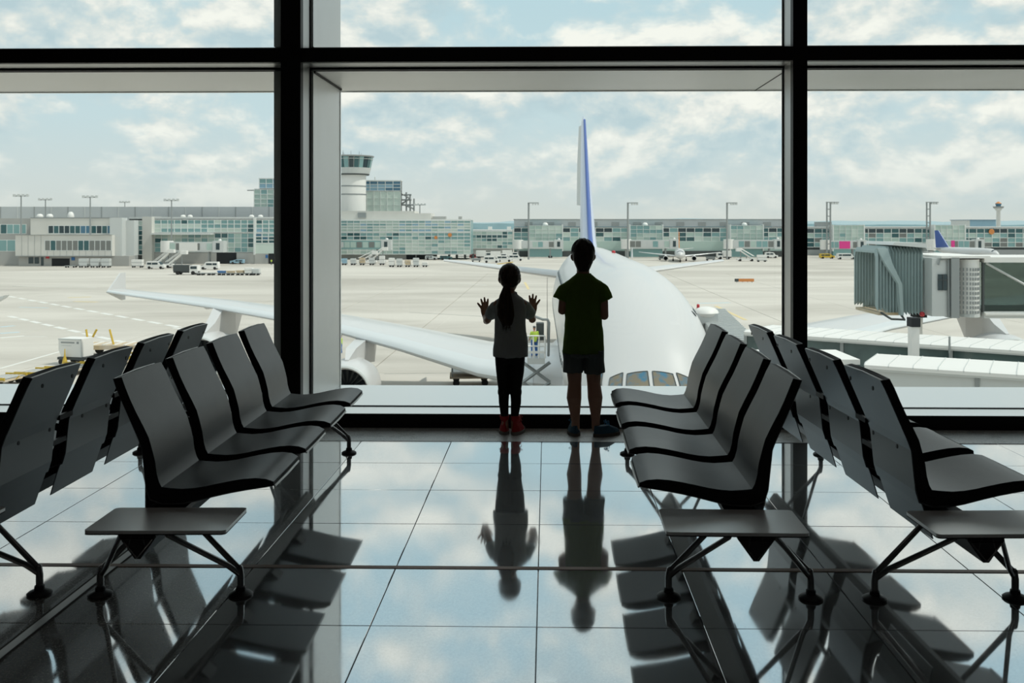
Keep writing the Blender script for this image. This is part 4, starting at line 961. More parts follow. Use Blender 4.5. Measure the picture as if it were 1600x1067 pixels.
for i, (p, c, hh) in enumerate(((538, 'g8', 1.4), (552, 'lgrey', 1.4), (566, 'tan', 1.6), (581, 'lgrey', 1.6), (597, 'offwhite', 2.2), (612, 'offwhite', 2.0), (624, 'lgrey', 1.8), (637, 'tan', 1.4), (650, 'lgrey', 2.0), (664, 'offwhite', .8))):
    dolly(p, 414 if i < 5 else 417, 'baggage cart in the row beneath the tower, ' + ('pale blue load at its left end', 'small grey container, second', 'yellowish load, third', 'grey container beside the stairs', 'tall white container right of the stairs', 'white container, sixth', 'grey container, seventh', 'low tan load, eighth', 'tall grey container, ninth', 'low white load at its right end')[i], c, h=hh, L_=1.8)
steps(590, 411, 'white passenger stairs among the carts beneath the tower', 1, 4.2)
steps(574, 411.5, 'wide white loader ramp left of the passenger stairs beneath the tower', 1, 3.0)
car(674, 406, 'silver car at the end of the glass concourse', 'lgrey', 1); car(697, 406, 'dark blue car next to the silver one', 'g3', 1)
car(743, 404, 'red car under the concourse columns', 'redp', 1)
for i, p in enumerate((756, 768, 779, 788, 797, 806)):
    (van if i % 2 else truck)(p, (404.5, 410.5, 406.5, 409, 404, 407.5)[i], ('white box truck, first of the cluster right of the red car', 'white van, second of the cluster right of the red car', 'white box truck amid the parked cluster', 'white van amid the parked cluster', 'white box truck nearest the far concourse', 'white van nearest the far concourse')[i], **({} if i % 2 else dict(L_=5.5)))
T = dolly(789, 417, 'yellow belt trolley above the girl\'s head', None, deck='yellow', L_=4.6); dolly(744, 409, 'small grey cart below the red car', 'mgrey', h=.6)
obj('belt', MB().prism([(-2.4, .7), (2.4, 1.3), (2.4, 1.5), (-2.4, .9)], -.5, .5), M['yellow'], T)
van(1292, 404, 'yellow ground power truck by the pink sign', 'yellow', L_=5.2, H_=1.8); van(1322, 405, 'white minibus below the pink sign', L_=6.5); van(1345, 406, 'small white van left of the big jet bridge', L_=3.6)
truck(1131, 405, 'white catering truck right of the small airliner', flip=-1, L_=5.0); steps(1165, 408, 'passenger stairs by the right window frame', -1, 3.4); dolly(1190, 409, 'white cart at the right window frame', 'offwhite'); van(1205, 403, 'white van parked at the right window frame', L_=4.6)
dolly(1110, 407, 'small cart beneath the small airliner wing', 'mgrey', h=.7); dolly(1036, 406, 'small cart left of the small airliner', 'dgrey', h=.9); dolly(1390 - 20, 404, 'small cart left of the folded bellows', 'mgrey')
T = thing('taxiway_sign', 'long low orange guidance sign standing alone on the apron', 'sign', base(1163, gd(441)), TH); k = gd(441) / F
obj('panel', MB().box(-9 * k, 15 * k, -.15, .15, .15, 5.6 * k), M['orange'], T); obj('panel', MB().box(-15 * k, -9.2 * k, -.15, .15, .15, 5.6 * k), M['dgrey'], T)
for x in (-12, -3, 5, 12): obj('leg', MB().box(x * k - .05, x * k + .05, -.1, .1, 0, .2), M['dgrey'], T)

# -- small jet bridges at the far stands
def far_bridge(px0, px1, top, bot, D, label, side=1, sign=None, cabn='lgrey'):
    T = thing('jet_bridge', label, 'jet bridge', base(px0, D), TH); L_ = px2(px0, px1, D); z1 = hz_(top, D); z0 = hz_(bot, D)
    a, b = (0, L_)
    obj('tunnel', MB().box(a + 1.5, b - 3.2, -1.4, 1.4, z0, z1), M[cabn], T)
    n = max(3, int(L_ / 2.6))
    for k in range(n): xx = a + 2 + (b - 3.4 - a - 2) * k / n; obj('tunnel_window', MB().box(xx + .1, xx + (L_ - 5.4) / n - .15, -1.45, 1.45, z0 + .5, z1 - .4), M[rg.choice(['g1', 'g6', 'g2', 'lgrey'])], T)
    obj('rotunda', MB().ell([(a + .8, 0, z0 - .2, 1.9, 1.9), (a + .8, 0, z1 + .3, 1.9, 1.9)], 20), M['offwhite'], T, True)
    obj('cab', MB().box(b - 3.3, b, -1.7, 1.7, z0 - .2, z1 + .3), M['lgrey'], T); obj('cab_window', MB().box(b - 2.3, b - 1.2, -1.75, -1.6, z0 + .6, z1 - .3), M['g7'], T)
    obj('beacon', MB().ball((b - 1.6, 0, z1 + .45), .5, 10, 6), M['offwhite'], T, True)
    obj('column', MB().box(a + .4, a + 1.2, -.4, .4, 0, z0), M['mgrey'], T); obj('column', MB().box(b - 5, b - 4.6, -.9, -.5, 0, z0).box(b - 5, b - 4.6, .5, .9, 0, z0).box(b - 5, b - 4.6, -.5, .5, z0 * .4, z0 * .5), M['mgrey'], T)
    wheels(T, (b - 5.2, b - 4.4), -.7, .7, .4)
    if sign: obj('sign_board', MB().box(*sign[0:2], -1.6, -1.45, z0 + .2, z1 - .2), M[sign[2]], T)
    return T
far_bridge(257, 352, 378, 393, 297.5, 'grey jet bridge with a white sign board, left of the window frame', sign=(5, 10.5, 'offwhite'))
D_ = 326; far_bridge(520, 612, 376, 389, D_, 'jet bridge with a green glazed tunnel beneath the tower', cabn='g2')
far_bridge(806, 880, 376, 388, 362, 'grey jet bridge between the first glass bay and the girl')
far_bridge(975, 1060, 375, 388, 364, 'grey jet bridge behind the small airliner'); far_bridge(1135, 1222, 375, 388, 364, 'grey jet bridge left of the right window frame')
far_bridge(1286, 1352, 376, 389, 365, 'jet bridge with a magenta sign, right of the window frame', sign=(5.6, 9.6, 'pink')); far_bridge(1452, 1535, 375, 390, 365, 'far jet bridge with a small magenta panel above the big jet bridge', sign=(7.5, 8.8, 'pink'))

# -- aircraft
def interp(st, s):
    for i in range(len(st) - 1):
        if st[i][0] <= s <= st[i + 1][0]:
            p0 = st[max(i - 1, 0)]; p1 = st[i]; p2 = st[i + 1]; p3 = st[min(i + 2, len(st) - 1)]; t = (s - p1[0]) / (p2[0] - p1[0]); out = []
            for k in range(1, len(p1)):
                m1 = (p2[k] - p0[k]) / max(p2[0] - p0[0], 1e-6) * (p2[0] - p1[0]); m2 = (p3[k] - p1[k]) / max(p3[0] - p1[0], 1e-6) * (p2[0] - p1[0])
                out.append((2 * t ** 3 - 3 * t * t + 1) * p1[k] + (t ** 3 - 2 * t * t + t) * m1 + (-2 * t ** 3 + 3 * t * t) * p2[k] + (t ** 3 - t * t) * m2)
            return out
    return list(st[-1][1:])
def skin_pt(st, s, th, off=0.0):                   # th from the crown, positive to the right
    c, b, w, zc = interp(st, s); cz = math.cos(th)
    return ((w + off) * math.sin(th), s, zc + ((c - zc) if cz > 0 else (zc - b)) * cz + off * cz)
def fuselage(st, N_=90, K=56):
    L_ = st[-1][0]; rs = []
    for i in range(N_ + 1):
        u = i / N_; s = L_ * (u * u * (1.6 - .6 * u)) if u < 1 else L_
        rs.append([skin_pt(st, s, 2 * PI * k / K) for k in range(K)])
    return MB().rings(rs)
def foil(n=9):
    P_ = [(0, 0)]
    for c in (.01, .04, .1, .2, .35, .55, .78): P_.append((c, 2.97 * .5 * (.2969 * math.sqrt(c) - .126 * c - .3516 * c * c + .2843 * c ** 3 - .1036 * c ** 4) / .3 * .6))
    P_.append((1, .01)); P_.append((1, -.01))
    for c in (.78, .55, .35, .2, .1, .04, .01): P_.append((c, -.7 * 2.97 * .5 * (.2969 * math.sqrt(c) - .126 * c - .3516 * c * c + .2843 * c ** 3 - .1036 * c ** 4) / .3 * .6))
    return P_
FO = foil()
def wing(secs, q, cl=None):
    """secs: (x, s_le, chord, z, thickness)"""
    rs = []
    for x, s, c, z, t in secs: rs.append([(q * x, s + a * c, z + b * t * 2.0) for a, b in FO if cl is None or a <= cl])
    return MB().rings(rs)
def nacelle(T, x, s, z, r, L_, zw, sw, nm='engine'):
    prof = [(.35, r * .80), (.0, r * .86), (-.12, r * .90), (-.06, r * .95), (.25, r), (1.2, r * 1.06), (L_ * .55, r * 1.04), (L_ * .85, r * .85), (L_, r * .70), (L_ * .98, r * .62)]
    K = 36
    mb = MB().rings([[(x + rr_ * math.cos(2 * PI * k / K), s + ss, z + rr_ * math.sin(2 * PI * k / K)) for k in range(K)] for ss, rr_ in prof], False)
    e = obj(nm, mb, M['white'], T, True)
    lip = MB().rings([[(x + rr_ * math.cos(2 * PI * k / K), s + ss, z + rr_ * math.sin(2 * PI * k / K)) for k in range(K)] for ss, rr_ in ((.5, r * .79), (.34, r * .805), (-.01, r * .865), (-.13, r * .90), (-.08, r * .955), (.12, r * .985), (.0, r * .90), (.4, r * .8))], False)
    obj('inlet_lip', lip, M['lgrey'], e, True)
    obj('inlet', MB().rings([[(x + rr_ * math.cos(2 * PI * k / K), s + ss, z + rr_ * math.sin(2 * PI * k / K)) for k in range(K)] for ss, rr_ in ((.34, r * .803), (1.3, r * .80), (1.35, .05))], False), M['dgrey'], e, True)
    fb = MB()
    for k in range(20):
        a = 2 * PI * k / 20; fb.add([(x + .3 * math.cos(a), s + 1.0, z + .3 * math.sin(a)), (x + r * .79 * math.cos(a + .05), s + 1.0, z + r * .79 * math.sin(a + .05)), (x + r * .79 * math.cos(a + .26), s + 1.25, z + r * .79 * math.sin(a + .26)), (x + .3 * math.cos(a + .3), s + 1.2, z + .3 * math.sin(a + .3))], [(0, 1, 2, 3)])
    o = obj('fan_blades', fb, M['fan'], e); o['kind'] = 'stuff'
    obj('spinner', MB().rings([[(x + rr_ * math.cos(2 * PI * k / 20), s + ss, z + rr_ * math.sin(2 * PI * k / 20)) for k in range(20)] for ss, rr_ in ((.45, .03), (.65, .2), (1.05, .36))]), M['fan'], e, True)
    obj('exhaust', MB().rings([[(x + rr_ * math.cos(2 * PI * k / 24), s + ss, z + rr_ * math.sin(2 * PI * k / 24)) for k in range(24)] for ss, rr_ in ((L_ * .8, r * .6), (L_ * 1.12, r * .45), (L_ * 1.35, r * .12))]), M['lgrey'], e, True)
    py = MB()
    for yy, z0_, z1_, w in ((s + 1.0, z + r * .9, z + r * 1.08, .12), (s + 2.4, z + r * .9, z + r * 1.40, .34), (sw + .6, z + r * .6, zw + .25, .42), (sw + 3.5, z + r * .4, zw, .42), (sw + 6.5, zw - .4, zw - .05, .1)):
        py.v += [(x - w, yy, z0_), (x + w, yy, z0_), (x + w, yy, z1_), (x - w, yy, z1_)]
    for i in range(4):
        o0 = 4 * i
        for k in range(4): py.f.append((o0 + k, o0 + (k + 1) % 4, o0 + 4 + (k + 1) % 4, o0 + 4 + k))
    py.f += [(0, 3, 2, 1), (16, 17, 18, 19)]
    obj('pylon', py, M['white'], T, False)

NX, ND = 5.0, 36.5
nose = CW(NX, ND)
T = thing('airliner', 'huge white double-deck airliner parked nose-on right outside the window', 'airliner', (nose[0], nose[1], GZ), TH - .0156)
ST = [(0, 4.36, 4.24, .08, 4.3), (.3, 4.72, 3.80, .60, 4.3), (1.0, 5.05, 3.35, 1.20, 4.3), (2.0, 5.42, 2.95, 1.80, 4.35), (3.1, 5.82, 2.65, 2.28, 4.5), (4.1, 6.55, 2.45, 2.66, 4.75), (5.2, 7.50, 2.30, 2.96, 5.1), (6.8, 8.62, 2.18, 3.27, 5.5), (9.0, 9.62, 2.1, 3.48, 5.8),
      (12, 10.25, 2.05, 3.56, 6.0), (16, 10.48, 2.05, 3.57, 6.05), (20, 10.5, 2.05, 3.57, 6.05), (48, 10.5, 2.05, 3.57, 6.05), (56, 10.3, 3.6, 3.15, 6.5), (64, 9.8, 6.0, 2.1, 7.6), (70, 9.2, 7.7, 1.0, 8.4), (72.7, 8.7, 8.3, .25, 8.5)]
fu = obj('fuselage', fuselage(ST), M['white'], T, True)
for q in (-1, 1):
    for (sb, st2, b0, b1, t0, t1) in ((3.10, 3.92, 2.2, 27, 2.2, 21), (3.14, 4.02, 31.5, 50, 24.5, 38), (3.45, 4.45, 56, 70, 43, 56)):
        mb = MB(); n = 8; rows = []
        for j in range(n + 1):
            v = j / n; row = []
            for i in range(n + 1):
                u = i / n; th = R(b0 + (b1 - b0) * u) * (1 - v) + R(t0 + (t1 - t0) * u) * v
                cu = .04 * ((2 * u - 1) ** 6) * (1 - abs(2 * v - 1)) * 0
                row.append(skin_pt(ST, sb + (st2 - sb) * v, q * th, .022))
            rows.append(row)
        vs_ = [p for r_ in rows for p in r_]; fs_ = [(j * (n + 1) + i, j * (n + 1) + i + 1, (j + 1) * (n + 1) + i + 1, (j + 1) * (n + 1) + i) for j in range(n) for i in range(n)]
        mb.add(vs_, fs_); pn = obj('cockpit_window', mb, M['iri'], T, True)
        e = [rows[0][i] for i in range(n + 1)] + [rows[j][n] for j in range(1, n + 1)] + [rows[n][i] for i in range(n - 1, -1, -1)] + [rows[j][0] for j in range(n - 1, 0, -1)]
        fr_ = MB(); 
        for i in range(len(e)): fr_.tube([e[i], e[(i + 1) % len(e)]], .022, 6, False)
        obj('window_frame', fr_, M['dgrey'], pn)
    wv = mesh_from('cabin_window', MB().ball((0, 0, 0), (.03, .14, .19), 10, 6), M['g7'])
    for k in range(44):
        for zz_, s0 in ((8.35, 9.0), (5.9, 9.5)):
            s_w = s0 + k * .95; c_, b_, w_2, zc_ = interp(ST, s_w); cz = (zz_ - zc_) / (c_ - zc_) if zz_ > zc_ else (zz_ - zc_) / (zc_ - b_); th = math.acos(max(-1, min(1, cz)))
            p = skin_pt(ST, s_w, q * th, .0); o = obj('cabin_window', None, None, T, me=wv); o.location = p; o.rotation_euler = (0, -q * (PI / 2 - th), 0)
    WS = [(2.2, 20.3, 21.5, 3.0, 2.0), (5, 22.0, 19.3, 3.0, 1.75), (8.5, 24.6, 16.0, 3.2, 1.45), (14, 28.4, 12.4, 4.25, 1.1), (20, 32.3, 9.4, 5.2, .80), (30, 38.4, 6.6, 6.1, .52), (38, 43.1, 4.6, 6.6, .34), (41, 45.0, 3.6, 6.8, .26)]
    wg = obj('wing', wing(WS, q), M['white'], T, True)
    le = MB(); rs = []
    for x, s_, c, z, t in WS[1:]:
        ring = [(q * x, s_ + a * c * 1.0 - .03, z + b * t * 2.04 + (.012 if b > 0 else -.012)) for a, b in FO if a <= .11]; rs.append(ring)
    le.rings(rs, False); obj('leading_edge_slat', le, mat('slat_grey', (.60, .63, .64), .35), wg, True)
    for k in range(6):
        x = 12 + k * 5; i = [j for j in range(len(WS) - 1) if WS[j][0] <= x <= WS[j + 1][0]][0]; t = (x - WS[i][0]) / (WS[i + 1][0] - WS[i][0]); sec = [WS[i][m_] + (WS[i + 1][m_] - WS[i][m_]) * t for m_ in range(5)]
        if k < 5: obj('flap_fairing', MB().rings([[(q * x + rx * math.cos(a), sec[1] + sec[2] * f_, sec[3] - .55 * (sec[4] + .35) + rx * 1.1 * math.sin(a)) for a in [2 * PI * m_ / 12 for m_ in range(12)]] for f_, rx in ((.5, .03), (.62, .25), (.85, .32), (1.05, .2), (1.16, .03))]), M['white'], wg, True)
    obj('wingtip_fence', MB().prism([(45.0, 6.75), (47.6, 8.25), (48.6, 8.25), (48.7, 6.8), (48.6, 5.9), (47.9, 5.9)], q * 41.0 - .06, q * 41.0 + .06, 'x'), M['white'], wg)
    nacelle(T, q * 16.9, 24.6, 1.9, 1.80, 5.6, 4.35, 30.0); nacelle(T, q * 29.3, 34.0, 2.65, 1.75, 5.6, 5.8, 37.6)
    HS = [(.8, 59.5, 9.5, 7.1, .9), (5, 62.5, 7.2, 7.5, .7), (15.2, 69.6, 3.0, 8.5, .25)]
    obj('tailplane', wing(HS, q), M['white'], T, True)
obj('belly_fairing', MB().rings([[(w_ * math.cos(a), s_, 3.0 + h_ * math.sin(a)) for a in [2 * PI * k / 32 for k in range(32)]] for s_, w_, h_ in ((17, .4, .3), (19, 2.6, 1.1), (23, 4.0, 1.5), (36, 4.1, 1.6), (44, 3.0, 1.2), (48, .6, .4))]), M['white'], T, True)
# fin and rudder
FS = [(9.6, 52.5, 14.2, .80), (11.5, 56.4, 11.9, .72), (14.4, 59.3, 10.5, .60), (19, 63.9, 8.0, .42), (23.6, 68.2, 5.2, .22), (24.1, 69.2, 4.2, .08)]
def vsec(z, s, c, w, a0, a1):
    up = [(a, b) for a, b in FO[:9] if a0 <= a <= a1]; ks = sorted(set([a0] + [a for a, b in up] + [a1]))
    def hb(a):
        for (p, q_), (p2, q2) in zip(FO[:8], FO[1:9]):
            if p <= a <= p2: return q_ + (q2 - q_) * (a - p) / (p2 - p)
        return .01
    return [(hb(a) / .293 * w, s + a * c, z) for a in ks] + [(-hb(a) / .293 * w, s + a * c, z) for a in reversed(ks)]
fin_ = obj('fin', MB().rings([vsec(z, s, c, w, 0, .70) for z, s, c, w in FS]), M['lilac'], T, True)
obj('fin_leading_edge', MB().tube([(.05, s + .02, z) for z, s, c, w in FS[:5]], [.26, .24, .22, .18, .13], 10), M['blue'], fin_, True)
def lerpF(z):
    for a, b in zip(FS, FS[1:]):
        if a[0] <= z <= b[0]: t = (z - a[0]) / (b[0] - a[0]); return [a[k] + (b[k] - a[k]) * t for k in range(4)]
def rudder(z0, z1, ang, nm='rudder'):
    rs = []
    for z in (z0, (z0 + z1) / 2, z1):
        zz_, s, c, w = lerpF(z); rs.append(vsec(z, s, c, w, .705, 1.0))
    hs = [lerpF(z0), lerpF(z1)]; a = Vector((0, hs[0][1] + .70 * hs[0][2], z0)); b = Vector((0, hs[1][1] + .70 * hs[1][2], z1)); rot = Matrix.Rotation(R(ang), 4, (b - a).normalized())
    obj(nm, MB().rings([[tuple(a + rot @ (Vector(p) - a)) for p in r_] for r_ in rs]), M['lgrey'], T, True)
rudder(14.5, 23.4, 15); rudder(10.2, 14.3, 3)
obj('antenna', MB().prism([(24.0, 10.4), (24.6, 10.4), (24.5, 11.0), (24.3, 11.0)], 1.1, 1.15, 'x'), M['white'], fu); obj('beacon', MB().ball((.6, 33, 10.5), .14, 10, 6), M['redp'], fu)
for x, y_ in ((.0, 4.5), (-3.0, 33), (3.0, 33), (-5.5, 36), (5.5, 36)):
    g_ = obj('landing_gear', MB().tube([(x, y_, .5), (x, y_, 3.2)], .18, 10, False), M['lgrey'], T)
    for a in (-.45, .45):
        for b in ((0,) if x == 0 else (-.8, .8)): obj('wheel', MB().tube([(x + a - .18, y_ + b, .62), (x + a + .18, y_ + b, .62)], .62, 16, False), M['tyre'], g_)

def small_plane(px, D, rz, label, sc, tailm, zoff=0):
    T = thing('airliner', label, 'airliner', base(px, D), TH + R(rz)); T.scale = (sc, sc, sc)
    st = [(0, 2.9, 2.7, .05, 2.8), (.6, 3.6, 2.0, .9, 2.8), (2.2, 4.5, 1.5, 1.65, 2.9), (4.5, 5.0, 1.2, 1.98, 3.1), (25, 5.0, 1.2, 1.98, 3.1), (33, 4.8, 2.9, 1.1, 3.9), (37, 4.5, 4.1, .2, 4.3)]
    obj('fuselage', fuselage(st, 40, 28), M['white'], T, True)
    for q in (-1, 1):
        obj('wing', wing([(1.5, 12.5, 7, 2.0, .7), (6, 15.2, 4.5, 2.4, .5), (16.5, 21, 1.7, 3.4, .18)], q), M['white'], T, True); obj('tailplane', wing([(.5, 31, 4, 4.3, .3), (6, 34.6, 1.6, 4.8, .12)], q), M['white'], T, True)
        nacelle(T, q * 5.6, 10.8, 1.25, .95, 3.2, 2.2, 14.4)
    obj('fin', MB().prism([(28, 4.8), (34.5, 11.6), (36.8, 11.6), (36, 4.6)], -.14, .14, 'x'), M[tailm], T)
    obj('cockpit_window', MB().rings([[skin_pt(st, s_, R(a), .03) for a in range(-50, 51, 10)] for s_ in (1.75, 2.25)], False), M['g7'], T)
    for x, y_ in ((0, 3), (-2.6, 17), (2.6, 17)): obj('landing_gear', MB().tube([(x, y_, .4), (x, y_, 1.6)], .12, 8, False).tube([(x - .3, y_, .4), (x + .3, y_, .4)], .42, 12, False), M['tyre'], T)
small_plane(1063, 318, -8, 'small twin-engine airliner at a far stand, right of the big fuselage', .84, 'orange')
small_plane(1560, 322, 14, 'small airliner with a blue tail seen above the jet bridge roof', .88, 'blue')
D = gd(478) * .62; T = thing('aircraft_wingtip', 'grey tip of a wing just poking in at the left edge', 'airliner', (*W(-24, 120), GZ + hz_(478, 120)), TH)
obj('wing', MB().prism([(-3, -1), (.6, -.2), (2.6, 1.0), (2.9, 1.35), (2.3, 1.2), (-3, .2)], -.8, .3), M['lgrey'], T)

# -- big jet bridge on the right
D = 44; x0p = 1450; T = thing('jet_bridge', 'large jet bridge with folded grey bellows and glazed tunnel, right window bay', 'jet bridge', base(x0p, D), TH)
nb = 15
for k in range(nb):                                # bellows folds: open hoops one behind another
    xa = X(1357) + (X(1428) - X(1357)) * k / nb; xb = xa + (X(1428) - X(1357)) / nb * .92; ins = .03 * (k % 2)
    yf = -1.0 - .10 * k / nb
    zt, zb_ = Z(386 if k > 1 else 389), Z(487 - (6 if k < 3 else 0))
    mb = MB(); yb = 2.0
    ring = lambda o_: [(yf - o_, zb_ - o_), (yf - o_, zt - .25 + o_), (yf + .25, zt + o_), (yb - .25, zt + o_), (yb + o_, zt - .25 + o_), (yb + o_, zb_ - o_)]
    r1 = ring(0); r2 = ring(-.14); poly = r1 + list(reversed(r2))
    mid_ = (xa + xb) / 2
    mb.rings([[(xa, y_, z_) for y_, z_ in ring(-.06) + list(reversed(ring(-.16)))], [(mid_, y_, z_) for y_, z_ in ring(.05) + list(reversed(ring(-.12)))], [(xb, y_, z_) for y_, z_ in ring(-.06) + list(reversed(ring(-.16)))]])
    obj('bellows_fold', mb, M['bell'], T)
obj('canopy_curtain', MB().rings([[(X(p_), y_, Z(t_)) for p_, y_, t_ in ((1357, -1.12, 387), (1372, -1.2, 387), (1372, -.9, 387), (1357, -.9, 387))], [(X(p_), y_, Z(t_)) for p_, y_, t_ in ((1366, -1.35, 410), (1376, -1.45, 410), (1376, -1.1, 410), (1366, -1.1, 410))], [(X(p_), y_, Z(t_)) for p_, y_, t_ in ((1384, -1.5, 440), (1389, -1.55, 440), (1389, -1.2, 440), (1384, -1.2, 440))], [(X(p_), y_, Z(t_)) for p_, y_, t_ in ((1388, -1.5, 488), (1392, -1.5, 488), (1392, -1.2, 488), (1388, -1.2, 488))]]), M['bell'], T, True)
obj('floor_lip', MB().box(X(1359), X(1392), -1.1, 1.9, Z(489), Z(485)), M['tan'], T)
obj('bumper', MB().tube([(X(1362), -1.2, Z(485)), (X(1372), -1.6, Z(493)), (X(1392), -1.6, Z(494)), (X(1392), -1.2, Z(488))], .05, 8), M['dgrey'], T, True)
obj('canopy_roof', MB().prism([(X(1376), Z(382)), (X(1427), Z(386)), (X(1430), Z(392)), (X(1427), Z(379)), (X(1380), Z(377.5))], -1.4, 2.1), M['lgrey'], T)
cb = obj('cab', MB().box(X(1429), X(1455), -1.9, 2.0, Z(488), Z(401)), M['lgrey'], T)
obj('cab_window', MB().box(X(1437.5), X(1450.5), -1.97, -1.85, Z(449), Z(425)), M['g7'], cb); obj('window_bar', MB().box(X(1443.5), X(1444.5), -2.0, -1.9, Z(449), Z(425)).box(X(1437.5), X(1450.5), -2.0, -1.9, Z(434), Z(433)), M['dgrey'], cb)
obj('door_frame', MB().tube([(X(1437), -2.0, Z(410)), (X(1439), -2.0, Z(403)), (X(1452), -2.0, Z(403)), (X(1453), -2.0, Z(487))], .04, 6), M['mgrey'], cb)
obj('cab_roof', MB().box(X(1440), X(1513), -2.1, 2.2, Z(401), Z(397.5)), M['offwhite'], T)
obj('cab_post', MB().box(X(1455), X(1467), -2.1, 2.0, Z(490), Z(400)), M['mgrey'], T)
rc = X(1490); rr0 = X(1513) - X(1467)
K = 28; ro = MB().rings([[(rc + rr0 * .56 * math.cos(a), .2 + 2.2 * math.sin(a), z) for a in [2 * PI * k / K for k in range(K)]] for z in (Z(489), Z(403))])
rt = obj('rotunda', ro, M['offwhite'], T, True)
slm = mesh_from('vent_slot', MB().box(-.026, .026, -.03, .03, -.062, .062), M['mgrey'])
for i in range(13):
    a = R(218 + i * 8.3)
    for j in range(10):
        o = obj('vent_slot', None, None, rt, me=slm); o.location = (rc + (rr0 * .56) * math.cos(a), .2 + 2.2 * math.sin(a), Z(482) + j * (Z(418) - Z(482)) / 9); o.rotation_euler = (0, 0, a + PI / 2)
obj('hem', MB().rings([[(rc + rr0 * .575 * math.cos(a), .2 + 2.25 * math.sin(a), z) for a in [2 * PI * k / K for k in range(K)]] for z in (Z(489.5), Z(485))]), M['lgrey'], rt)
xa, xb = X(1512), X(1512) + 16
obj('tunnel_roof', MB().box(xa, xb, -1.6, 1.9, Z(408), Z(400)), M['offwhite'], T); obj('tunnel_floor', MB().box(xa, xb, -1.6, 1.9, Z(492), Z(482)), M['lgrey'], T); obj('tunnel_rail', MB().box(xa, xb, -1.75, -1.6, Z(487), Z(484)), M['offwhite'], T)
for i in range(4):
    x0_ = xa + i * 4 + .03; x1_ = xa + (i + 1) * 4 - .03
    obj('tunnel_pane', MB().box(x0_, x1_, -1.45, -1.41, Z(482), Z(408)), M['tunnel_glass'], T); obj('tunnel_pane', MB().box(x0_, x1_, 1.71, 1.75, Z(482), Z(408)), M['tunnel_glass'], T)
    obj('tunnel_post', MB().box(x0_ - .07, x0_ + .02, -1.52, -1.4, Z(483), Z(408)), M['dgrey'], T)
    obj('brace', MB().bar((x0_ + .1, -1.49, Z(409)), (x1_ - .1, -1.49, Z(481)), .07), M['lgrey'], T)
obj('column', MB().box(X(1434), X(1442), 0, .5, Z(505), Z(489)), M['offwhite'], T); obj('column', MB().box(X(1434) - .1, X(1442) + .15, -.1, .6, Z(496), Z(488)), M['dark'], T)
obj('column', MB().box(X(1434), X(1442), .05, .45, 0, Z(505)), M['offwhite'], T); obj('column', MB().box(X(1640), X(1652), .05, .45, 0, Z(485)), M['mgrey'], T)
obj('warning_lamp', MB().ball((X(1424), -1.2, Z(487)), .12, 8, 6), M['redp'], T)

def walkway(label, pxa, da, pxb, db, zr, hroof, hw_, w, glassm, panel, cap=None):
    a = Vector((*W(pxa, da), 0)); b = Vector((*W(pxb, db), 0)); d = b - a; L_ = d.length
    T = thing('walkway', label, 'walkway', (a.x, a.y, GZ), math.atan2(d.y, d.x))
    obj('roof', MB().prism([(0, zr), (-.16, zr - .05), (-.16, zr - .15), (w + .2, zr - .15), (w + .2, zr - .03)], 0, L_, 'x'), M['offwhite'], T)
    n = int(L_ / .62)
    for k in range(n + 1): obj('roof_seam', MB().prism([(-.165, zr - .04), (.0, zr + .015), (w + .2, zr - .015), (w + .2, zr - .03), (0, zr), (-.165, zr - .08)], L_ * k / n - .012, L_ * k / n + .012, 'x'), M['lgrey'], T)
    obj('gutter', MB().box(0, L_, -.12, -.02, zr - .21, zr - .152), M['lgrey'], T)
    obj('floor_beam', MB().box(0, L_, 0, w, zr - .30 - hw_ - .5, zr - .30 - hw_), M['lgrey'], T)
    m_ = max(2, int(L_ / 3.0))
    for k in range(m_):
        obj('panel', MB().box(L_ * k / m_ + .03, L_ * (k + 1) / m_ - .03, .02, .08, zr - .30 - hw_, zr - .18), M[glassm], T); obj('panel', MB().box(L_ * k / m_ + .03, L_ * (k + 1) / m_ - .03, w - .08, w - .02, zr - .30 - hw_, zr - .18), M[glassm], T)
        if panel: obj('brace', MB().bar((L_ * k / m_, .12, zr - .5), (L_ * (k + 1) / m_, .12, zr - .3 - hw_), .08), M['mgrey'], T)
        obj('post', MB().box(L_ * k / m_ - .06, L_ * k / m_ + .06, -.02, .14, zr - .30 - hw_, zr - .18), M['mgrey'], T)
    for k in range(2, m_, 3): obj('lightning_rod', MB().bar((L_ * k / m_, -.2, zr - .3), (L_ * k / m_, -.2, zr + .28), .05), M['mgrey'], T)
    for t in (.15, .85): obj('column', MB().box(L_ * t - .3, L_ * t + .3, w / 2 - .3, w / 2 + .3, 0, zr - .8 - hw_), M['conc2'], T)
    return T
walkway('white-roofed glazed walkway behind the black-topped post, upper of two', 1165, 38.4, 1680, 31.7, GH - 4.16, .4, 1.5, 2.6, 'walkway_glass', True)
walkway('white-roofed walkway with pale closed panels just beyond the sill, lower of two', 1352, 28.0, 1720, 25.3, GH - 3.96, .4, 2.4, 2.2, 'lgrey', False)
D = 28.9; x0p = 1300; T = thing('walkway_hub', 'flat white cap over the joint of the two walkways, behind the bench backs', 'hub', base(x0p, D), TH)
obj('cap', MB().box(X(1185), X(1344), 0, 2.3, GH - 4.15, GH - 4.0), M['offwhite'], T); obj('wall', MB().box(X(1190), X(1340), .1, 2.2, 0, GH - 4.15), M['lgrey'], T); obj('hatch', MB().box(X(1286), X(1296), 1.0, 1.3, GH - 4.0, GH - 3.95), M['dgrey'], T)
D = 31.2; T = thing('post', 'white post with a square black head in the right window bay', 'post', base(1427.5, D), TH)
x0p = 1427.5; obj('shaft', MB().box(X(1421.5), X(1433.5), -.16, .16, 0, Z(510)), M['offwhite'], T); obj('head', MB().box(X(1420.5), X(1434.5), -.2, .2, Z(510), Z(496)), M['dark'], T)
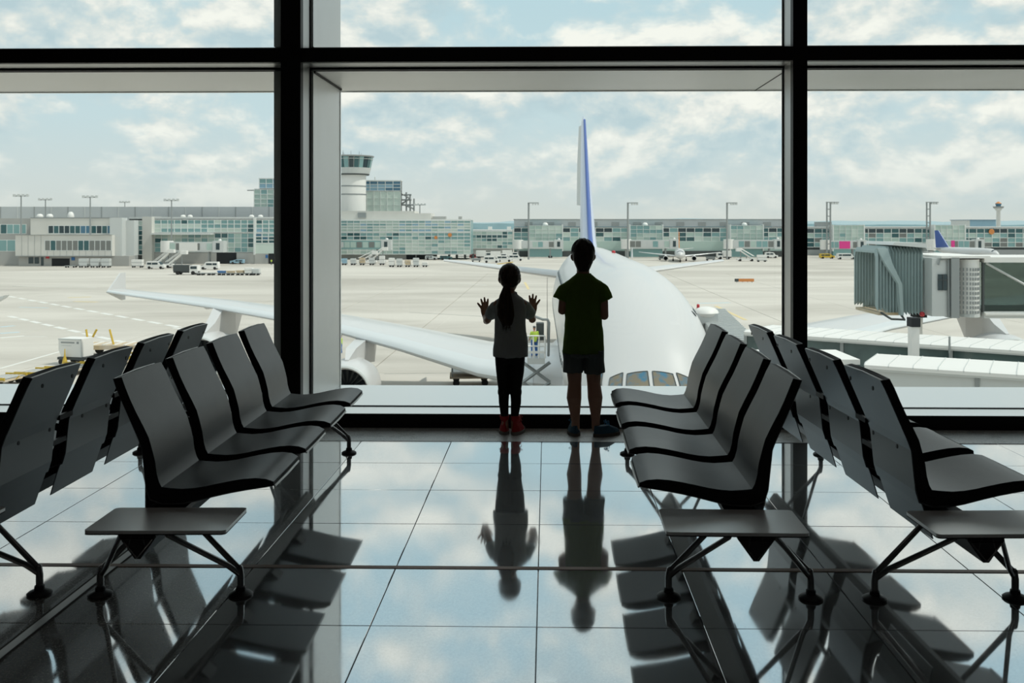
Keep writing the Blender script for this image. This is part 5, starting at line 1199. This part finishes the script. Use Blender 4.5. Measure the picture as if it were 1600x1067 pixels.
# ribbed tunnel to the main deck
a = Vector((*W(1110, 57), 0)); b = Vector((*W(1152, 41.9), 0)); d = b - a; L_ = d.length
T = thing('jet_bridge', 'low ribbed grey jet bridge roof with two red lamps beside the fuselage', 'jet bridge', (a.x, a.y, GZ), math.atan2(d.y, d.x))
zr = GH - 5.0
obj('roof', MB().box(0, L_, -.8, .8, zr - .5, zr), M['mgrey'], T); obj('wall', MB().box(0, L_, -.75, .75, zr - 2.9, zr - .5), M['g2'], T)
for k in range(24): obj('rib', MB().box(L_ * k / 23 - .09, L_ * k / 23 + .09, -.85, .85, zr - .5, zr + .08), M['lgrey'], T)
for t in (.05, .42): obj('red_lamp', MB().ell([(L_ * t, -.75, zr + .08, .09, .09), (L_ * t, -.75, zr + .35, .085, .085), (L_ * t, -.75, zr + .4, .04, .04)], 10), M['redp'], T)
obj('roof_unit', MB().box(L_ * .44, L_ * .52, -1.3, -.2, zr, zr + .5), M['lgrey'], T); obj('unit_cover', MB().ball((L_ * .48, -.75, zr + .5), (.85, .62, .3), 16, 8), M['offwhite'], T, True)
for t in (.2, .8): obj('column', MB().box(L_ * t - .25, L_ * t + .25, -.25, .25, 0, zr - 2.9), M['mgrey'], T)

# -- cargo gear at the left and below the wing
D = gd(569); T = thing('cargo_container', 'white air cargo container on a low dolly, left of the bench backs', 'container', base(120, D), TH - R(14))
obj('shell', MB().prism([(-.95, .75), (.95, .75), (1.1, .75), (1.1, 2.35), (-1.25, 2.35), (-1.25, 1.35)], -.8, .8), M['offwhite'], T)
obj('shell_rail', MB().box(-1.27, 1.12, -.84, -.78, 2.25, 2.36).box(1.04, 1.13, -.84, -.78, .75, 2.36), M['lgrey'], T)
obj('lettering', MB().box(-1.0, .4, -.815, -.80, 1.95, 2.08), M['mgrey'], T); obj('lettering', MB().box(-1.0, .1, -.815, -.80, 1.72, 1.78), M['lgrey'], T); obj('lettering', MB().box(.62, .85, -.815, -.80, 1.92, 2.12), M['mgrey'], T)
obj('dolly_deck', MB().box(-1.3, 1.4, -.9, .9, .5, .72), M['dgrey'], T); wheels(T, (-.9, 1.0), -.75, .75, .3)
obj('yellow_post', MB().ell([(-.35, -1.1, .1, .28, .2), (-.35, -1.1, .5, .2, .15), (-.35, -1.1, .9, .07, .07), (-.35, -1.1, 1.5, .03, .03)], 10), M['yellow'], T, True)
k = 0
for px, py, L_, lb in ((205, 566, 3.2, 'empty yellow-edged cargo dolly right of the white container'), (165, 575, 3.2, 'empty tan cargo dolly in front of the white container'), (110, 583, 3.0, 'empty tan cargo dolly, nearer than the white container'), (58, 592, 2.2, 'empty tan cargo dolly low at the left edge'), (8, 601, 1.9, 'tan dolly at the bottom left of the window')):
    T = thing('cargo_dolly', lb, 'dolly', base(px, gd(py)), TH - R(10), 'empty cargo dollies at the left')
    obj('deck', MB().box(-L_ / 2, L_ / 2, -1.3, 1.3, .42, .55), M['tan'], T); wheels(T, (-L_ / 2 + .6, L_ / 2 - .6), -1.1, 1.1, .25)
    for q in range(9): obj('roller', MB().box(-L_ / 2 + .2 + q * (L_ - .4) / 8 - .06, -L_ / 2 + .2 + q * (L_ - .4) / 8 + .06, -1.2, 1.2, .55, .63), M['offwhite'] if q % 2 else M['mgrey'], T)
    for y in (-1.3, 1.24): obj('side_rail', MB().box(-L_ / 2, L_ / 2, y, y + .08, .5, .74), M['yellow'], T)
    obj('tow_bar', MB().bar((L_ / 2, 0, .45), (L_ / 2 + .3, 0, .75), .07), M['yellow'], T)
T = thing('cargo_loader', 'tan loader with two raised yellow arms behind the bench backs', 'loader', base(196, gd(555)), TH)
obj('platform', MB().box(-4, 4.2, -1.4, 1.4, .7, 1.1), M['tan'], T); wheels(T, (-3, 3), -1.2, 1.2, .4)
for a, b, c in ((-3.0, 1.1, -2.2), (-.6, 1.1, -1.0), (-3.0, 1.1, -3.2)): obj('arm', MB().bar((a, -1.2, b), (c, -1.2, 2.6), .14), M['yellow'], T)
for q in range(8): obj('roller', MB().box(-3.7 + q, -3.5 + q, -1.3, 1.3, 1.1, 1.18), M['offwhite'], T)
T = thing('cargo_dolly', 'flat pallet dollies stacked under the wing, left of the girl', 'dolly', base(735, gd(600)), TH + R(4), 'empty cargo dollies at the left')
obj('deck', MB().box(-1.6, 1.6, -1.2, 1.2, .6, .75), M['tan'], T); obj('deck', MB().box(-1.5, 1.7, -1.2, 1.2, 1.0, 1.12), M['lgrey'], T); wheels(T, (-1.1, 1.1), -1, 1, .26)
for x in (-1.4, 1.4): obj('post', MB().box(x - .05, x + .05, -1.15, -1.05, .7, 1.7), M['mgrey'], T)
obj('crate', MB().box(-.6, .5, -.6, .6, 1.12, 1.6), M['mgrey'], T)
del T['group']
# platform lift with a worker beside the fuselage
D = 58; x0p = 838; T = thing('platform_lift', 'railed lift platform beside the fuselage, between girl and boy', 'lift', base(x0p, D), TH)
zp = Z(556)
obj('platform', MB().box(X(824), X(851), -1, 1.2, zp - .35, zp), M['lgrey'], T); obj('deck_edge', MB().box(X(824), X(851), -1.05, -1, zp + .28, zp + .42), M['offwhite'], T)
for p_ in (824, 833, 842, 851): obj('rail_post', MB().bar((X(p_), -1, zp), (X(p_), -1, zp + 1.3), .06), M['offwhite'], T)
for zq in (.7, 1.3): obj('rail', MB().bar((X(824), -1, zp + zq), (X(851), -1, zp + zq), .06), M['offwhite'], T)
for i in range(3):
    z0 = .9 + i * (zp - 1.2) / 3; z1 = z0 + (zp - 1.2) / 3
    obj('scissor_arm', MB().bar((-.8, -.6, z0), (.8, -.6, z1), .14), M['mgrey'], T); obj('scissor_arm', MB().bar((.8, -.6, z0), (-.8, -.6, z1), .14), M['mgrey'], T)
obj('chassis', MB().box(-2.4, 2.4, -1.1, 1.1, .4, .95), M['mgrey'], T); wheels(T, (-1.7, 1.7), -1, 1, .42)
obj('hood', MB().tube([(X(836), .6, Z(496)), (X(848), .4, Z(500)), (X(856), .3, Z(500)), (X(858), .3, Z(505)), (X(857), .3, Z(556))], .08, 8), M['mgrey'], T, True)
obj('hatch_box', MB().box(X(838), X(850), .2, 1.0, zp + .9, zp + 1.9), M['dgrey'], T)

def worker(px, D, z0, label, top, legs, rz=0, sit=False):
    T = thing('person', label, 'worker', (*W(px, D), GZ + z0), TH + R(rz))
    b = MB()
    for q in (-1, 1):
        b.tube([(q * .10, 0, .92), (q * .12, .03, .50), (q * .13, -.02, .08), (q * .13, .10, .04)], [.095, .07, .05, .05], 10)
        b.tube([(q * .19, 0, 1.42), (q * .26, .02, 1.15), (q * .24, .18, .98), (q * .235, .25, .94)], [.06, .048, .036, .038], 10)
    b.ell([(0, 0, .85, .17, .12), (0, 0, 1.1, .15, .10), (0, 0, 1.35, .20, .12), (0, 0, 1.46, .15, .09), (0, 0, 1.5, .06, .06)], 16); b.tube([(0, 0, 1.48), (0, .01, 1.58)], .055, 10); b.ball((0, .02, 1.67), (.085, .10, .12), 14, 10)
    fuse('body', b, M['skin'], T, .025, 2)
    v = MB().ell([(0, 0, .88, .185, .135), (0, 0, 1.1, .175, .125), (0, 0, 1.36, .22, .14), (0, 0, 1.47, .16, .10)], 16); 
    obj('vest', v, M[top], T, True)
    for q in (-1, 1): obj('trouser_leg', MB().tube([(q * .10, 0, .93), (q * .12, .03, .50), (q * .13, -.02, .10)], [.11, .085, .075], 10), M[legs], T, True); obj('sleeve', MB().tube([(q * .19, 0, 1.42), (q * .26, .02, 1.17)], [.07, .06], 8), M[top], T, True)
    obj('cap', MB().ball((0, .01, 1.73), (.09, .11, .07), 12, 8), M['dgrey'], T, True); return T
worker(835, D - .2, zp, 'worker in yellow vest and blue trousers on the lift platform', 'hivis', 'wblue', 20)
worker(533, gd(552), 0, 'worker in yellow vest and blue overalls by the engine, left', 'hivis', 'wblue', 90); worker(582, gd(552), 0, 'worker in dark clothes standing under the wing', 'dgrey', 'dgrey', -60)
worker(420 + 4, 300, 0, 'tiny worker in a yellow vest, left of two in the dark gateway', 'hivis', 'dgrey'); worker(434, 300, 0, 'tiny worker in a yellow vest, right of two in the dark gateway', 'hivis', 'dgrey')
